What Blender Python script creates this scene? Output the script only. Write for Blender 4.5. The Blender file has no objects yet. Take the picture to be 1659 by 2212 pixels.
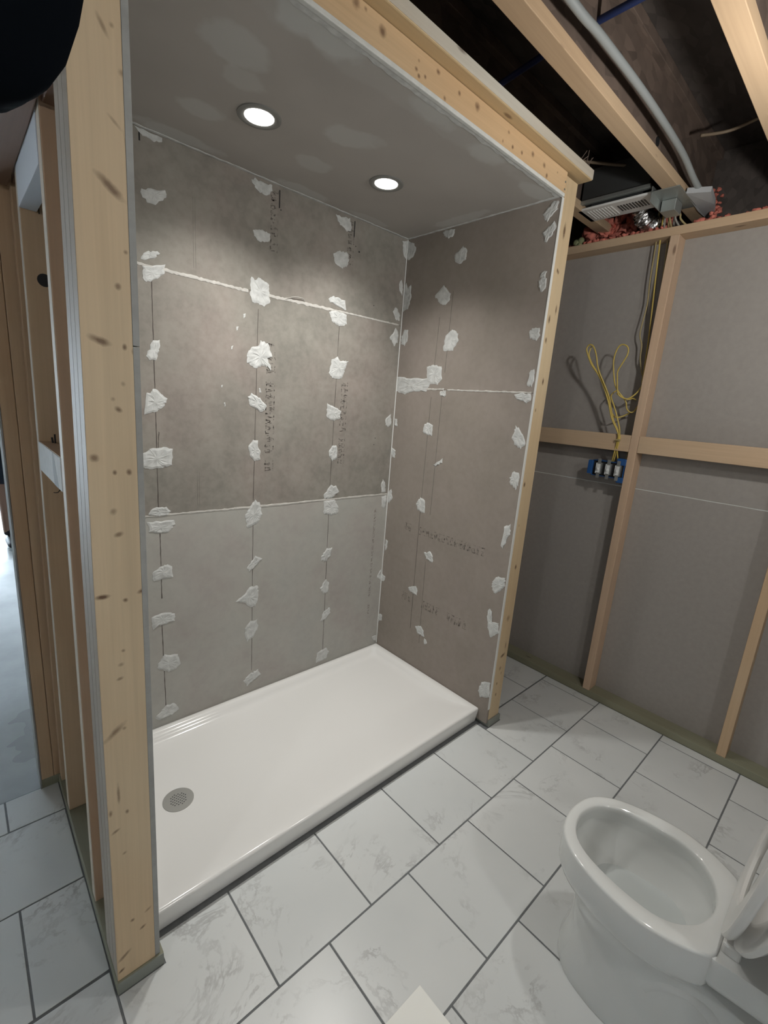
import bpy, bmesh, math, random
from mathutils import Vector, Matrix, noise

# ---------------------------------------------------------------- camera, light, exposure
S = bpy.context.scene
COL = S.collection
cam_d = bpy.data.cameras.new('camera')
cam = bpy.data.objects.new('camera', cam_d)
COL.objects.link(cam)
cam_d.sensor_fit = 'HORIZONTAL'
cam_d.sensor_width = 36.0
cam_d.lens = 996.484 / 1659 * 36.0
cam_d.clip_start = 0.02
R_ = ((0.73595302, -0.6728177, 0.07542873), (-0.09962797, -0.21782204, -0.97089022), (0.66966216, 0.70701478, -0.22733825))
m = Matrix.Identity(4)
for i in range(3):
    m[i][0] = R_[0][i]
    m[i][1] = -R_[1][i]
    m[i][2] = -R_[2][i]
m[0][3], m[1][3], m[2][3] = -1.80452832, -1.10251834, 1.52786191
cam.matrix_world = m
S.camera = cam

world = bpy.data.worlds.new('world')
S.world = world
world.use_nodes = True
world.node_tree.nodes['Background'].inputs[0].default_value = (0.74, 0.88, 1.0, 1)
world.node_tree.nodes['Background'].inputs[1].default_value = 14.0

S.view_settings.view_transform = 'Standard'
S.view_settings.look = 'None'
S.view_settings.gamma = 1.0
S.view_settings.use_curve_mapping = False
S.view_settings.exposure = 0.0

CAN_W = 49.0          # each recessed can
BULB_W = 20.0         # bare bulb hanging right of the frame
BACK_FILL_W = 22.0         # added fill bulb behind the photographer, no such lamp seen


def lamp(name, kind, loc, power, color, size=0.1, rot=(0, 0, 0), spot=None, blend=0.4):
    d = bpy.data.lights.new(name, kind)
    d.energy = power
    d.color = color
    if kind == 'AREA':
        d.shape = 'DISK'
        d.size = size
    else:
        d.shadow_soft_size = size
    if spot:
        d.spot_size = spot
        d.spot_blend = blend
    o = bpy.data.objects.new(name, d)
    o.location = loc
    o.rotation_euler = rot
    COL.objects.link(o)
    return o


lamp('bulb_light', 'POINT', (-0.25, -0.95, 2.12), BULB_W, (1.0, 0.975, 0.93), 0.035)
lamp('rear_fill_light', 'POINT', (-1.15, -2.3, 2.2), BACK_FILL_W, (1.0, 0.975, 0.94), 0.06)  # unseen fill lamp added behind the camera
lamp('side_fill_light', 'POINT', (-2.95, -1.0, 2.0), 15.0, (1.0, 0.975, 0.94), 0.06)  # unseen fill lamp added to brighten the left stud bays
lamp('hall_fill_light', 'POINT', (-3.4, 2.6, 2.2), 8.0, (0.95, 0.95, 1.0), 0.08)  # unseen fill lamp added to the next room

# ---------------------------------------------------------------- material helpers


def mat(name, color=(0.5, 0.5, 0.5), rough=0.6, metal=0.0, spec=0.5):
    mt = bpy.data.materials.new(name)
    mt.use_nodes = True
    b = mt.node_tree.nodes['Principled BSDF']
    b.inputs['Base Color'].default_value = (*color, 1)
    b.inputs['Roughness'].default_value = rough
    b.inputs['Metallic'].default_value = metal
    b.inputs['Specular IOR Level'].default_value = spec
    return mt


class NT:
    """small node-tree writer"""

    def __init__(self, mt):
        self.t = mt.node_tree
        self.b = self.t.nodes['Principled BSDF']

    def n(self, typ, **kw):
        x = self.t.nodes.new(typ)
        for k, v in kw.items():
            if k.startswith('i_'):
                x.inputs[int(k[2:]) if k[2:].isdigit() else k[2:]].default_value = v
            else:
                setattr(x, k, v)
        return x

    def l(self, a, b):
        self.t.links.new(a, b)

    def coords(self, scale=(1, 1, 1), rnd=0.0, kind='Object'):
        tc = self.n('ShaderNodeTexCoord')
        out = tc.outputs[kind]
        if rnd:
            oi = self.n('ShaderNodeObjectInfo')
            mu = self.n('ShaderNodeVectorMath', operation='SCALE')
            cx = self.n('ShaderNodeCombineXYZ')
            self.l(oi.outputs['Random'], cx.inputs[0])
            self.l(oi.outputs['Random'], cx.inputs[1])
            self.l(oi.outputs['Random'], cx.inputs[2])
            self.l(cx.outputs[0], mu.inputs[0])
            mu.inputs['Scale'].default_value = rnd
            ad = self.n('ShaderNodeVectorMath', operation='ADD')
            self.l(out, ad.inputs[0])
            self.l(mu.outputs[0], ad.inputs[1])
            out = ad.outputs[0]
        if tuple(scale) != (1, 1, 1):
            mp = self.n('ShaderNodeMapping')
            mp.inputs['Scale'].default_value = scale
            self.l(out, mp.inputs[0])
            out = mp.outputs[0]
        return out

    def noise(self, vec, scale, detail=3, rough=0.5, dist=0.0):
        x = self.n('ShaderNodeTexNoise')
        x.inputs['Scale'].default_value = scale
        x.inputs['Detail'].default_value = detail
        x.inputs['Roughness'].default_value = rough
        x.inputs['Distortion'].default_value = dist
        self.l(vec, x.inputs['Vector'])
        return x.outputs['Fac']

    def ramp(self, fac, stops, interp='LINEAR'):
        r = self.n('ShaderNodeValToRGB')
        r.color_ramp.interpolation = interp
        e = r.color_ramp.elements
        while len(e) < len(stops):
            e.new(0.5)
        for q, (p, c) in zip(e, stops):
            q.position = p
            q.color = (*c, 1) if len(c) == 3 else c
        self.l(fac, r.inputs[0])
        return r.outputs['Color']

    def mix(self, fac, a, b, mode='MIX'):
        x = self.n('ShaderNodeMix', data_type='RGBA', blend_type=mode)
        for s, v in ((x.inputs[0], fac), (x.inputs[6], a), (x.inputs[7], b)):
            if hasattr(v, 'is_output') or isinstance(v, bpy.types.NodeSocket):
                self.l(v, s)
            elif isinstance(v, (int, float)):
                s.default_value = v
            else:
                s.default_value = (*v, 1)
        return x.outputs[2]

    def bump(self, h, strength=0.2, dist=0.002):
        x = self.n('ShaderNodeBump')
        x.inputs['Strength'].default_value = strength
        x.inputs['Distance'].default_value = dist
        self.l(h, x.inputs['Height'])
        self.l(x.outputs[0], self.b.inputs['Normal'])

    def base(self, c):
        self.l(c, self.b.inputs['Base Color'])


def wood(name, axis, tone, dark=0.72, knots=(), plane='xz', rough=0.62, knot_density=True):
    """softwood with grain along one axis; knots = (u, v, ru, rv, angle, strength) in object space"""
    mt = mat(name, tone, rough)
    N = NT(mt)
    sc = {'x': (1.2, 28, 28), 'y': (28, 1.2, 28), 'z': (28, 28, 1.2)}[axis]
    v = N.coords(sc, 7.0)
    g = N.noise(v, 1.0, 4, 0.55, 0.6)
    v2 = N.coords({'x': (3, 160, 160), 'y': (160, 3, 160), 'z': (160, 160, 3)}[axis], 3.0)
    g2 = N.noise(v2, 1.0, 2, 0.5)
    t = Vector(tone)
    c = N.ramp(g, [(0.28, tuple(t * 0.86)), (0.5, tuple(t)), (0.72, tuple(t * 1.10))])
    c = N.mix(0.16, c, N.ramp(g2, [(0.3, tuple(t * 0.6)), (0.7, tuple(t * 1.2))]))
    # broad tone change along the board
    v3 = N.coords({'x': (1.5, 3, 3), 'y': (3, 1.5, 3), 'z': (3, 3, 1.5)}[axis], 9.0)
    g3 = N.noise(v3, 1.0, 2)
    c = N.mix(0.35, c, N.ramp(g3, [(0.35, (t[0] * 0.92, t[1] * 0.80, t[2] * 0.70)), (0.65, (t[0] * 1.02, t[1] * 1.05, t[2] * 1.1))]))
    kcol = (t[0] * 0.20, t[1] * 0.14, t[2] * 0.12)
    if knot_density:
        kv = N.coords({'x': (4, 13, 13), 'y': (13, 4, 13), 'z': (13, 13, 4)}[axis], 11.0)
        vo = N.n('ShaderNodeTexVoronoi', feature='F1')
        vo.inputs['Scale'].default_value = 1.0
        N.l(kv, vo.inputs['Vector'])
        km = N.ramp(vo.outputs['Distance'], [(0.05, (1, 1, 1)), (0.11, (0, 0, 0))])
        pick = N.ramp(vo.outputs['Color'], [(0.50, (0, 0, 0)), (0.56, (1, 1, 1))])
        f = N.mix(1.0, km, pick, 'MULTIPLY')
        f = N.mix(0.30, f, (0, 0, 0))
        c = N.mix(f, c, kcol)
    if knots:
        tc = N.n('ShaderNodeTexCoord')
        wob = N.n('ShaderNodeTexNoise')
        wob.inputs['Scale'].default_value = 60
        N.l(tc.outputs['Object'], wob.inputs['Vector'])
        sep = N.n('ShaderNodeSeparateXYZ')
        N.l(tc.outputs['Object'], sep.inputs[0])
        cmb = N.n('ShaderNodeCombineXYZ')
        N.l(sep.outputs['xyz'.index(plane[0])], cmb.inputs[0])
        N.l(sep.outputs['xyz'.index(plane[1])], cmb.inputs[1])
        for (u, w, ru, rv, ang, st) in knots:
            mp = N.n('ShaderNodeMapping', vector_type='TEXTURE')
            mp.inputs['Location'].default_value = (u, w, 0)
            mp.inputs['Rotation'].default_value = (0, 0, math.radians(ang))
            mp.inputs['Scale'].default_value = (ru, rv, 1)
            N.l(cmb.outputs[0], mp.inputs[0])
            ln = N.n('ShaderNodeVectorMath', operation='LENGTH')
            N.l(mp.outputs[0], ln.inputs[0])
            ad = N.n('ShaderNodeMath', operation='MULTIPLY_ADD')
            N.l(wob.outputs['Fac'], ad.inputs[0])
            ad.inputs[1].default_value = 0.9
            N.l(ln.outputs['Value'], ad.inputs[2])
            mr = N.n('ShaderNodeMapRange')
            mr.inputs['From Min'].default_value = 0.75
            mr.inputs['From Max'].default_value = 1.75
            mr.inputs['To Min'].default_value = st
            mr.inputs['To Max'].default_value = 0
            N.l(ad.outputs[0], mr.inputs[0])
            c = N.mix(mr.outputs[0], c, kcol)
    N.base(c)
    N.bump(g2, 0.12, 0.001)
    return mt


M = {}
YEL = (0.60, 0.475, 0.315)
TAN = (0.47, 0.345, 0.225)
PNK = (0.56, 0.40, 0.275)
M['wood_z'] = wood('spruce_vertical', 'z', TAN)
M['wood_z2'] = wood('spruce_vertical_brown', 'z', (0.53, 0.385, 0.245))
M['wood_pink'] = wood('spruce_rose', 'z', PNK)
M['wood_y'] = wood('spruce_level', 'y', (0.54, 0.395, 0.26))
M['wood_x'] = wood('spruce_joist', 'x', (0.50, 0.365, 0.235))
M['wood_gold'] = wood('spruce_golden', 'x', (0.56, 0.42, 0.24))
M['wood_pale'] = wood('spruce_pale', 'x', (0.56, 0.52, 0.44))
M['wood_daylit'] = wood('spruce_daylit_edge', 'z', (0.40, 0.36, 0.30), knot_density=False)  # grey tone paints daylight on the narrow stud faces
M['wood_white'] = wood('spruce_daylit_pale_edge', 'z', (0.62, 0.57, 0.48), knot_density=False)
HK = [(-1.573, 1.866, .024, .008, -38, .8), (-1.602, 1.603, .018, .007, -18, .85), (-1.56, 1.597, .004, .006, 0, .8), (-1.542, 1.59, .006, .006, 0, .75), (-1.567, 1.703, .005, .006, 0, .7),
      (-1.584, 1.498, .004, .004, 0, .4), (-1.565, 1.528, .004, .005, 0, .4), (-1.575, 1.478, .007, .005, -30, .8), (-1.587, 1.354, .004, .005, 0, .8), (-1.561, 1.354, .005, .006, 0, .8),
      (-1.621, 1.384, .008, .007, 0, .7), (-1.547, 2.048, .006, .006, 0, .5), (-1.56, 2.11, .004, .004, 0, .45), (-1.574, 2.103, .004, .015, 30, .5), (-1.562, 1.97, .012, .003, -40, .4),
      (-1.62, 1.094, .013, .005, 0, .95), (-1.545, 1.092, .010, .005, 20, .85), (-1.578, 1.078, .005, .005, 0, .85), (-1.587, .961, .004, .004, 0, .6), (-1.592, .929, .006, .005, 0, .5),
      (-1.596, .895, .007, .004, 10, .6), (-1.612, .765, .026, .007, 40, .7), (-1.592, .768, .004, .004, 0, .5), (-1.595, .541, .004, .006, 0, .8), (-1.629, .555, .004, .009, 0, .7),
      (-1.611, .600, .003, .028, 0, .6), (-1.62, .50, .010, .004, 20, .7), (-1.605, .426, .005, .004, 30, .6), (-1.559, .212, .009, .004, 30, .55), (-1.595, .208, .005, .005, 0, .8),
      (-1.572, .166, .008, .004, 25, .8), (-1.617, .110, .016, .005, 35, .7), (-1.625, .068, .008, .004, 30, .9), (-1.54, 1.83, .004, .004, 0, .6), (-1.552, 1.765, .004, .004, 0, .6),
      (-1.5405, 1.905, .0011, .046, 8, .8), (-1.5395, 1.69, .0010, .060, 2, .6), (-1.5425, 1.70, .0008, .05, -2, .5), (-1.593, 1.275, .007, .006, 60, .5), (-1.585, 1.225, .008, .005, 20, .7), (-1.543, 1.21, .003, .003, 0, .5)]
M['wood_hero'] = wood('spruce_front_stud', 'z', YEL, knots=HK, knot_density=False)
RK = [(.05, 2.244, .007, .02, 0, .85), (.042, 2.099, .004, .006, 0, .9), (.051, 2.095, .004, .006, 0, .7), (.077, 1.958, .004, .013, 0, .8), (.035, 1.914, .005, .012, 0, .85), (.033, 1.833, .005, .008, 0, .85),
      (.058, 1.67, .005, .010, 0, .9), (.032, 1.55, .003, .006, 0, .7), (.03, 1.228, .005, .009, 0, .9), (.035, 1.04, .002, .005, 0, .6), (.06, .836, .006, .009, 0, .9), (.061, .577, .009, .012, 0, .45), (.061, .38, .014, .006, 20, .85),
      (.055, .31, .008, .008, 20, .5), (.075, .43, .004, .014, 0, .6), (.045, .23, .004, .006, 0, .8), (.05, .167, .004, .007, 0, .8), (.07, .28, .003, .006, 0, .6)]
RK = [(u, w, ru * 1.35, rv * 1.35, a, min(1, s * 1.1)) for u, w, ru, rv, a, s in RK]
M['wood_right'] = wood('spruce_right_stud', 'z', (0.56, 0.44, 0.28), knots=RK, knot_density=False)
BK = [(-.939, 2.408, .012, .012, 0, .85), (-1.023, 2.422, .012, .012, 0, .7), (-.994, 2.424, .005, .005, 0, .6), (-.817, 2.387, .006, .005, 0, .8), (-.806, 2.376, .005, .005, 0, .8), (-.782, 2.385, .005, .005, 0, .8),
      (-.734, 2.418, .008, .006, 0, .8), (-.81, 2.408, .004, .004, 0, .5), (-.64, 2.409, .006, .006, 0, .8), (-.70, 2.371, .006, .006, 0, .7), (-.555, 2.411, .012, .010, 0, .85), (-.412, 2.377, .004, .005, 0, .6), (-.386, 2.412, .006, .005, 0, .6),
      (-.356, 2.381, .006, .006, 0, .85), (-.30, 2.385, .006, .006, 0, .8), (-.235, 2.405, .009, .008, 0, .8), (-.155, 2.40, .009, .008, 0, .8), (-.13, 2.375, .007, .008, 0, .8), (-.06, 2.41, .004, .004, 0, .6)]
M['wood_header'] = wood('spruce_header', 'x', (0.60, 0.43, 0.255), knots=BK, knot_density=False)
M['treated'] = wood('green_treated_wood', 'y', (0.235, 0.235, 0.165), knot_density=True)
M['treated_grey'] = mat('cut_end_of_treated_wood', (0.24, 0.26, 0.235), 0.8)
M['blur_board'] = wood('brown_blur_stand_in', 'y', (0.20, 0.115, 0.07), knot_density=False)
M['osb'] = None


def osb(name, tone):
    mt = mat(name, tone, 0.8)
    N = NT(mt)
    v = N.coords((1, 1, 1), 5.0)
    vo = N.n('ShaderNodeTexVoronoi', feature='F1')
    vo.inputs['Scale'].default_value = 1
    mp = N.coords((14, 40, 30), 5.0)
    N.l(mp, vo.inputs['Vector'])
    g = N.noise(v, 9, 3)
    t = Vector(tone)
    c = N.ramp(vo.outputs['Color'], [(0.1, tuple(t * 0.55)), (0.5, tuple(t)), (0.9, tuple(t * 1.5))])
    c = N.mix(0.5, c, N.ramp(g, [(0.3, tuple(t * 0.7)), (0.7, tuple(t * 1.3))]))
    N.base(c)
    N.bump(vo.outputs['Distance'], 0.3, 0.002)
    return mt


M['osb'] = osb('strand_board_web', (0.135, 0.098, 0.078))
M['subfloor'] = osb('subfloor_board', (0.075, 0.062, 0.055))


def cement(name, a, b, c3, mott=1.0):
    mt = mat(name, a, 0.85, spec=0.2)
    N = NT(mt)
    v = N.coords((1, 1, 1), 13.0)
    g = N.noise(v, 2.6, 4, 0.55, 0.3)
    g2 = N.noise(v, 34, 3, 0.6)
    g3 = N.noise(v, 6.5, 3, 0.6, 0.4)
    c = N.ramp(g, [(0.36, a), (0.52, b), (0.66, c3)])
    A = Vector(a)
    c = N.mix(0.22 * mott, c, N.ramp(g2, [(0.35, tuple(A * 0.62)), (0.6, tuple(A * 1.3))]))
    c = N.mix(0.30 * mott, c, N.ramp(g3, [(0.38, tuple(A * 0.78)), (0.62, tuple(A * 1.2))]))
    N.base(c)
    N.bump(g2, 0.18, 0.0015)
    return mt


M['cement_back'] = cement('cement_board_brown_grey', (0.245, 0.232, 0.205), (0.285, 0.255, 0.228), (0.325, 0.265, 0.242), 1.3)
M['cement_low'] = cement('cement_board_pale_grey', (0.385, 0.385, 0.36), (0.395, 0.385, 0.355), (0.375, 0.35, 0.325), 0.35)
M['cement_right'] = cement('cement_board_tan', (0.265, 0.235, 0.205), (0.285, 0.25, 0.222), (0.30, 0.26, 0.235), 0.5)
M['board_edge'] = cement('cement_board_cut_edge', (0.33, 0.34, 0.33), (0.36, 0.37, 0.36), (0.34, 0.35, 0.34), 0.8)


def plaster(name, col, vary=0.12):
    mt = mat(name, col, 0.75, spec=0.3)
    N = NT(mt)
    v = N.coords((1, 1, 1), 5.0)
    g = N.noise(v, 45, 3)
    c = Vector(col)
    N.base(N.ramp(g, [(0.3, tuple(c * (1 - vary))), (0.7, tuple(c * (1 + vary)))]))
    N.bump(g, 0.35, 0.002)
    return mt


M['compound'] = plaster('joint_compound', (0.53, 0.54, 0.53), 0.14)
M['bead'] = plaster('compound_bead', (0.50, 0.485, 0.455))
M['caulk'] = mat('white_sealant', (0.66, 0.67, 0.65), 0.45)
M['ink'] = mat('pencil_line', (0.075, 0.062, 0.055), 0.8)
M['print'] = mat('faded_print', (0.140, 0.125, 0.112), 0.9)
M['print_faint'] = mat('very_faded_print', (0.185, 0.162, 0.142), 0.9)
M['print_dark'] = mat('board_print', (0.085, 0.085, 0.080), 0.9)
M['drywall'] = plaster('grey_drywall_paper', (0.325, 0.305, 0.285), 0.04)
M['drywall_edge'] = plaster('white_gypsum_edge', (0.60, 0.61, 0.59), 0.06)
M['white_face'] = plaster('white_paper_face', (0.72, 0.74, 0.74), 0.05)


def ceiling_mat():
    mt = mat('ceiling_drywall', (0.3, 0.3, 0.28), 0.8, spec=0.2)
    N = NT(mt)
    base = Vector((0.385, 0.362, 0.335))
    v = N.coords((1, 1, 1))
    g = N.noise(v, 3.0, 3)
    c = N.ramp(g, [(0.3, tuple(base * 0.95)), (0.7, tuple(base * 1.06))])
    wob = N.n('ShaderNodeTexNoise')
    wob.inputs['Scale'].default_value = 13
    N.l(v, wob.inputs['Vector'])
    for (u, w, ru, rv, ang, st) in [(-1.198, .19, .10, .07, 20, .45), (-1.131, .29, .07, .05, 20, .30), (-1.154, .523, .075, .05, 0, .40), (-1.08, -.01, .13, .055, 0, .70), (-.769, .276, .105, .06, -30, .42), (-.746, .52, .085, .055, 0, .36),
                                    (-.70, -.015, .10, .05, 0, .42), (-.42, .0, .10, .045, 0, .42), (-.098, .01, .10, .04, 0, .42), (-.663, .74, .13, .04, 0, .45), (-1.15, .735, .14, .04, 0, .5), (-.05, .40, .04, .16, 0, .4), (-.30, .74, .12, .03, 0, .35), (-.9, .0, .8, .05, 0, .16)]:
        mp = N.n('ShaderNodeMapping', vector_type='TEXTURE')
        mp.inputs['Location'].default_value = (u, w, 0)
        mp.inputs['Rotation'].default_value = (0, 0, math.radians(ang))
        mp.inputs['Scale'].default_value = (ru, rv, 1000)
        N.l(v, mp.inputs[0])
        ln = N.n('ShaderNodeVectorMath', operation='LENGTH')
        N.l(mp.outputs[0], ln.inputs[0])
        ad = N.n('ShaderNodeMath', operation='MULTIPLY_ADD')
        N.l(wob.outputs['Fac'], ad.inputs[0])
        ad.inputs[1].default_value = 1.1
        N.l(ln.outputs['Value'], ad.inputs[2])
        mr = N.n('ShaderNodeMapRange')
        mr.inputs['From Min'].default_value = 1.32
        mr.inputs['From Max'].default_value = 1.58
        mr.inputs['To Min'].default_value = st
        mr.inputs['To Max'].default_value = 0
        N.l(ad.outputs[0], mr.inputs[0])
        c = N.mix(mr.outputs[0], c, (0.53, 0.545, 0.53))
    N.base(c)
    return mt


M['ceiling'] = ceiling_mat()


def tile_mat():
    mt = mat('marble_look_tile', (0.6, 0.62, 0.62), 0.28, spec=0.45)
    N = NT(mt)
    v = N.coords((1, 1, 1), 30.0)
    w = N.noise(v, 4.2, 6, 0.68, 0.5)
    mod = N.noise(v, 5.0, 3, 0.6)
    vein = N.ramp(w, [(0.475, (0, 0, 0)), (0.496, (1, 1, 1)), (0.504, (1, 1, 1)), (0.53, (0, 0, 0))])
    patch = N.ramp(mod, [(0.50, (0, 0, 0)), (0.68, (1, 1, 1))])
    f = N.mix(1.0, vein, patch, 'MULTIPLY')
    f = N.mix(0.35, f, (0, 0, 0))
    blot = N.ramp(N.noise(v, 22, 4, 0.7), [(0.60, (0, 0, 0)), (0.74, (1, 1, 1))])
    fb = N.mix(1.0, blot, patch, 'MULTIPLY')
    fb = N.mix(0.45, fb, (0, 0, 0))
    cl = N.ramp(N.noise(v, 2.4, 3), [(0.3, (0.58, 0.605, 0.605)), (0.7, (0.66, 0.68, 0.675))])
    c = N.mix(f, cl, (0.36, 0.365, 0.365))
    c = N.mix(fb, c, (0.34, 0.345, 0.34))
    N.base(c)
    return mt


M['tile'] = tile_mat()
M['grout'] = plaster('grey_grout', (0.15, 0.16, 0.165), 0.12)


def concrete():
    mt = mat('concrete_slab', (0.3, 0.32, 0.32), 0.35, spec=0.5)
    N = NT(mt)
    v = N.coords((1, 1, 1))
    g = N.noise(v, 2.2, 5, 0.6)
    N.base(N.ramp(g, [(0.3, (0.22, 0.235, 0.235)), (0.7, (0.36, 0.38, 0.375))]))
    mr = N.ramp(N.noise(v, 3.0, 3), [(0.3, (0.22, 0.22, 0.22)), (0.7, (0.5, 0.5, 0.5))])
    N.l(mr, N.b.inputs['Roughness'])
    return mt


M['concrete'] = concrete()
M['acrylic'] = mat('white_acrylic', (0.77, 0.77, 0.755), 0.13, spec=0.5)
M['porcelain'] = mat('white_porcelain', (0.68, 0.70, 0.69), 0.06, spec=0.55)
M['plastic_white'] = mat('white_plastic', (0.72, 0.72, 0.70), 0.25)
M['steel'] = mat('brushed_steel', (0.46, 0.46, 0.44), 0.5, 0.8)
M['galv'] = mat('galvanised_steel', (0.42, 0.45, 0.44), 0.45, 0.8)
M['foil'] = mat('aluminium_foil', (0.62, 0.62, 0.62), 0.25, 1.0)
M['blue'] = mat('blue_box_plastic', (0.018, 0.085, 0.26), 0.4)
M['blue_pipe'] = mat('blue_pipe_plastic', (0.015, 0.028, 0.10), 0.5)
M['yellow'] = mat('yellow_cable_sheath', (0.56, 0.42, 0.10), 0.45)
M['dull_yellow'] = mat('dull_cable_sheath', (0.36, 0.29, 0.14), 0.5)
M['grey_cable'] = mat('grey_cable_sheath', (0.30, 0.29, 0.26), 0.5)
M['pipe'] = mat('grey_pipe', (0.29, 0.31, 0.31), 0.5)
M['black'] = mat('black_void', (0.012, 0.012, 0.013), 0.7)
M['dark_blob'] = mat('dark_blob', (0.004, 0.0055, 0.008), 1.0, spec=0.02)
M['strap_grey'] = mat('switch_yoke_metal', (0.40, 0.42, 0.42), 0.4, 0.7)
M['switch_white'] = mat('switch_white', (0.70, 0.72, 0.72), 0.35)
M['water'] = mat('bowl_water', (0.66, 0.70, 0.695), 0.02)
M['water'].node_tree.nodes['Principled BSDF'].inputs['Transmission Weight'].default_value = 0.25
M['water'].node_tree.nodes['Principled BSDF'].inputs['IOR'].default_value = 1.33
M['dark_metal'] = mat('dark_housing_metal', (0.10, 0.105, 0.105), 0.5, 0.6)
M['foam'] = plaster('pink_foam', (0.50, 0.16, 0.12), 0.5)
M['foam2'] = plaster('green_foam', (0.22, 0.24, 0.13), 0.3)
M['sheet'] = mat('white_sheet', (0.86, 0.87, 0.83), 0.6)
M['outer_wall'] = plaster('painted_wall', (0.50, 0.50, 0.48), 0.03)
M['lamp_face'] = mat('lamp_lens', (1, 1, 1), 0.5)
_b = M['lamp_face'].node_tree.nodes['Principled BSDF']
_b.inputs['Emission Color'].default_value = (1.0, 0.965, 0.90, 1)
_b.inputs['Emission Strength'].default_value = 12.0
M['bulb_glass'] = mat('bulb_glass', (1, 1, 1), 0.5)
_b = M['bulb_glass'].node_tree.nodes['Principled BSDF']
_b.inputs['Emission Color'].default_value = (1.0, 0.97, 0.92, 1)
_b.inputs['Emission Strength'].default_value = 25.0
M['lamp_trim'] = mat('lamp_trim_grey', (0.20, 0.20, 0.19), 0.5)

# ---------------------------------------------------------------- mesh helpers


def add_box(bm, lo, hi, bevel=0.0):
    vs = [bm.verts.new((x, y, z)) for x in (lo[0], hi[0]) for y in (lo[1], hi[1]) for z in (lo[2], hi[2])]
    idx = [(0, 1, 3, 2), (4, 6, 7, 5), (0, 4, 5, 1), (2, 3, 7, 6), (0, 2, 6, 4), (1, 5, 7, 3)]
    fs = [bm.faces.new([vs[i] for i in f]) for f in idx]
    if bevel:
        es = list({e for f in fs for e in f.edges})
        bmesh.ops.bevel(bm, geom=es, offset=bevel, segments=2, affect='EDGES', profile=0.5)
    return fs


def box_bm(lo, hi, bevel=0.0):
    bm = bmesh.new()
    add_box(bm, lo, hi, bevel)
    return bm


def add_tube(bm, pts, r, n=8, caps=True):
    pts = [Vector(p) for p in pts]
    rings = []
    up = None
    for i, p in enumerate(pts):
        a = pts[max(i - 1, 0)]
        b = pts[min(i + 1, len(pts) - 1)]
        d = (b - a).normalized()
        if up is None:
            up = d.orthogonal().normalized()
        up = (up - d * up.dot(d)).normalized()
        side = d.cross(up)
        rr = r(i / (len(pts) - 1)) if callable(r) else r
        rings.append([bm.verts.new(p + (up * math.cos(2 * math.pi * k / n) + side * math.sin(2 * math.pi * k / n)) * rr) for k in range(n)])
    for A, B in zip(rings, rings[1:]):
        for k in range(n):
            bm.faces.new((A[k], A[(k + 1) % n], B[(k + 1) % n], B[k]))
    if caps:
        bm.faces.new(rings[0][::-1])
        bm.faces.new(rings[-1])


def smooth_path(pts, sub=5):
    pts = [Vector(p) for p in pts]
    out = []
    for i in range(len(pts) - 1):
        p0 = pts[max(i - 1, 0)]
        p1, p2 = pts[i], pts[i + 1]
        p3 = pts[min(i + 2, len(pts) - 1)]
        for k in range(sub):
            t = k / sub
            out.append(0.5 * ((2 * p1) + (p2 - p0) * t + (2 * p0 - 5 * p1 + 4 * p2 - p3) * t * t + (3 * p1 - p0 - 3 * p2 + p3) * t ** 3))
    out.append(pts[-1])
    return out


def add_disc(bm, c, r, h, n=32, axis='z'):
    """closed cylinder from c up by h"""
    A, B = [], []
    for k in range(n):
        a = 2 * math.pi * k / n
        u, v = r * math.cos(a), r * math.sin(a)
        if axis == 'z':
            A.append(bm.verts.new((c[0] + u, c[1] + v, c[2])))
            B.append(bm.verts.new((c[0] + u, c[1] + v, c[2] + h)))
        elif axis == 'x':
            A.append(bm.verts.new((c[0], c[1] + u, c[2] + v)))
            B.append(bm.verts.new((c[0] + h, c[1] + u, c[2] + v)))
        else:
            A.append(bm.verts.new((c[0] + u, c[1], c[2] + v)))
            B.append(bm.verts.new((c[0] + u, c[1] + h, c[2] + v)))
    for k in range(n):
        bm.faces.new((A[k], A[(k + 1) % n], B[(k + 1) % n], B[k]))
    bm.faces.new(A[::-1])
    bm.faces.new(B)


def worldloc(o):
    v = Vector((0, 0, 0))
    while o is not None:
        v += Vector(o.location)
        o = o.parent
    return v


def obj(name, bm, material, parent=None, smooth=False, origin=None, subsurf=0):
    """world-space bmesh -> ONE object, origin at the middle of its base unless given"""
    bmesh.ops.recalc_face_normals(bm, faces=bm.faces[:])
    xs = [v.co for v in bm.verts]
    lo = Vector((min(v[i] for v in xs) for i in range(3)))
    hi = Vector((max(v[i] for v in xs) for i in range(3)))
    og = Vector(origin) if origin is not None else Vector(((lo.x + hi.x) / 2, (lo.y + hi.y) / 2, lo.z))
    bmesh.ops.translate(bm, vec=-og, verts=bm.verts[:])
    me = bpy.data.meshes.new(name)
    bm.to_mesh(me)
    bm.free()
    if material is not None:
        me.materials.append(material)
    if smooth:
        for p in me.polygons:
            p.use_smooth = True
    o = bpy.data.objects.new(name, me)
    COL.objects.link(o)
    if parent is not None:
        o.parent = parent
        o.location = og - worldloc(parent)
    else:
        o.location = og
    if subsurf:
        s = o.modifiers.new('subd', 'SUBSURF')
        s.levels = s.render_levels = subsurf
    return o


def tag(o, label=None, cat=None, group=None, kind=None):
    for k, v in (('label', label), ('category', cat), ('group', group), ('kind', kind)):
        if v:
            o[k] = v
    return o


def empty(name, loc=(0, 0, 0)):
    o = bpy.data.objects.new(name, None)
    o.location = loc
    o.empty_display_size = 0.05
    COL.objects.link(o)
    return o


def auto_smooth(o, ang=35):
    for p in o.data.polygons:
        p.use_smooth = True
    o.data.set_sharp_from_angle(angle=math.radians(ang))


def stud(name, lo, hi, material, parent, bevel=0.002, origin=None):
    o = obj(name, box_bm(lo, hi, bevel), material, parent, origin=origin)
    return o

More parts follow.
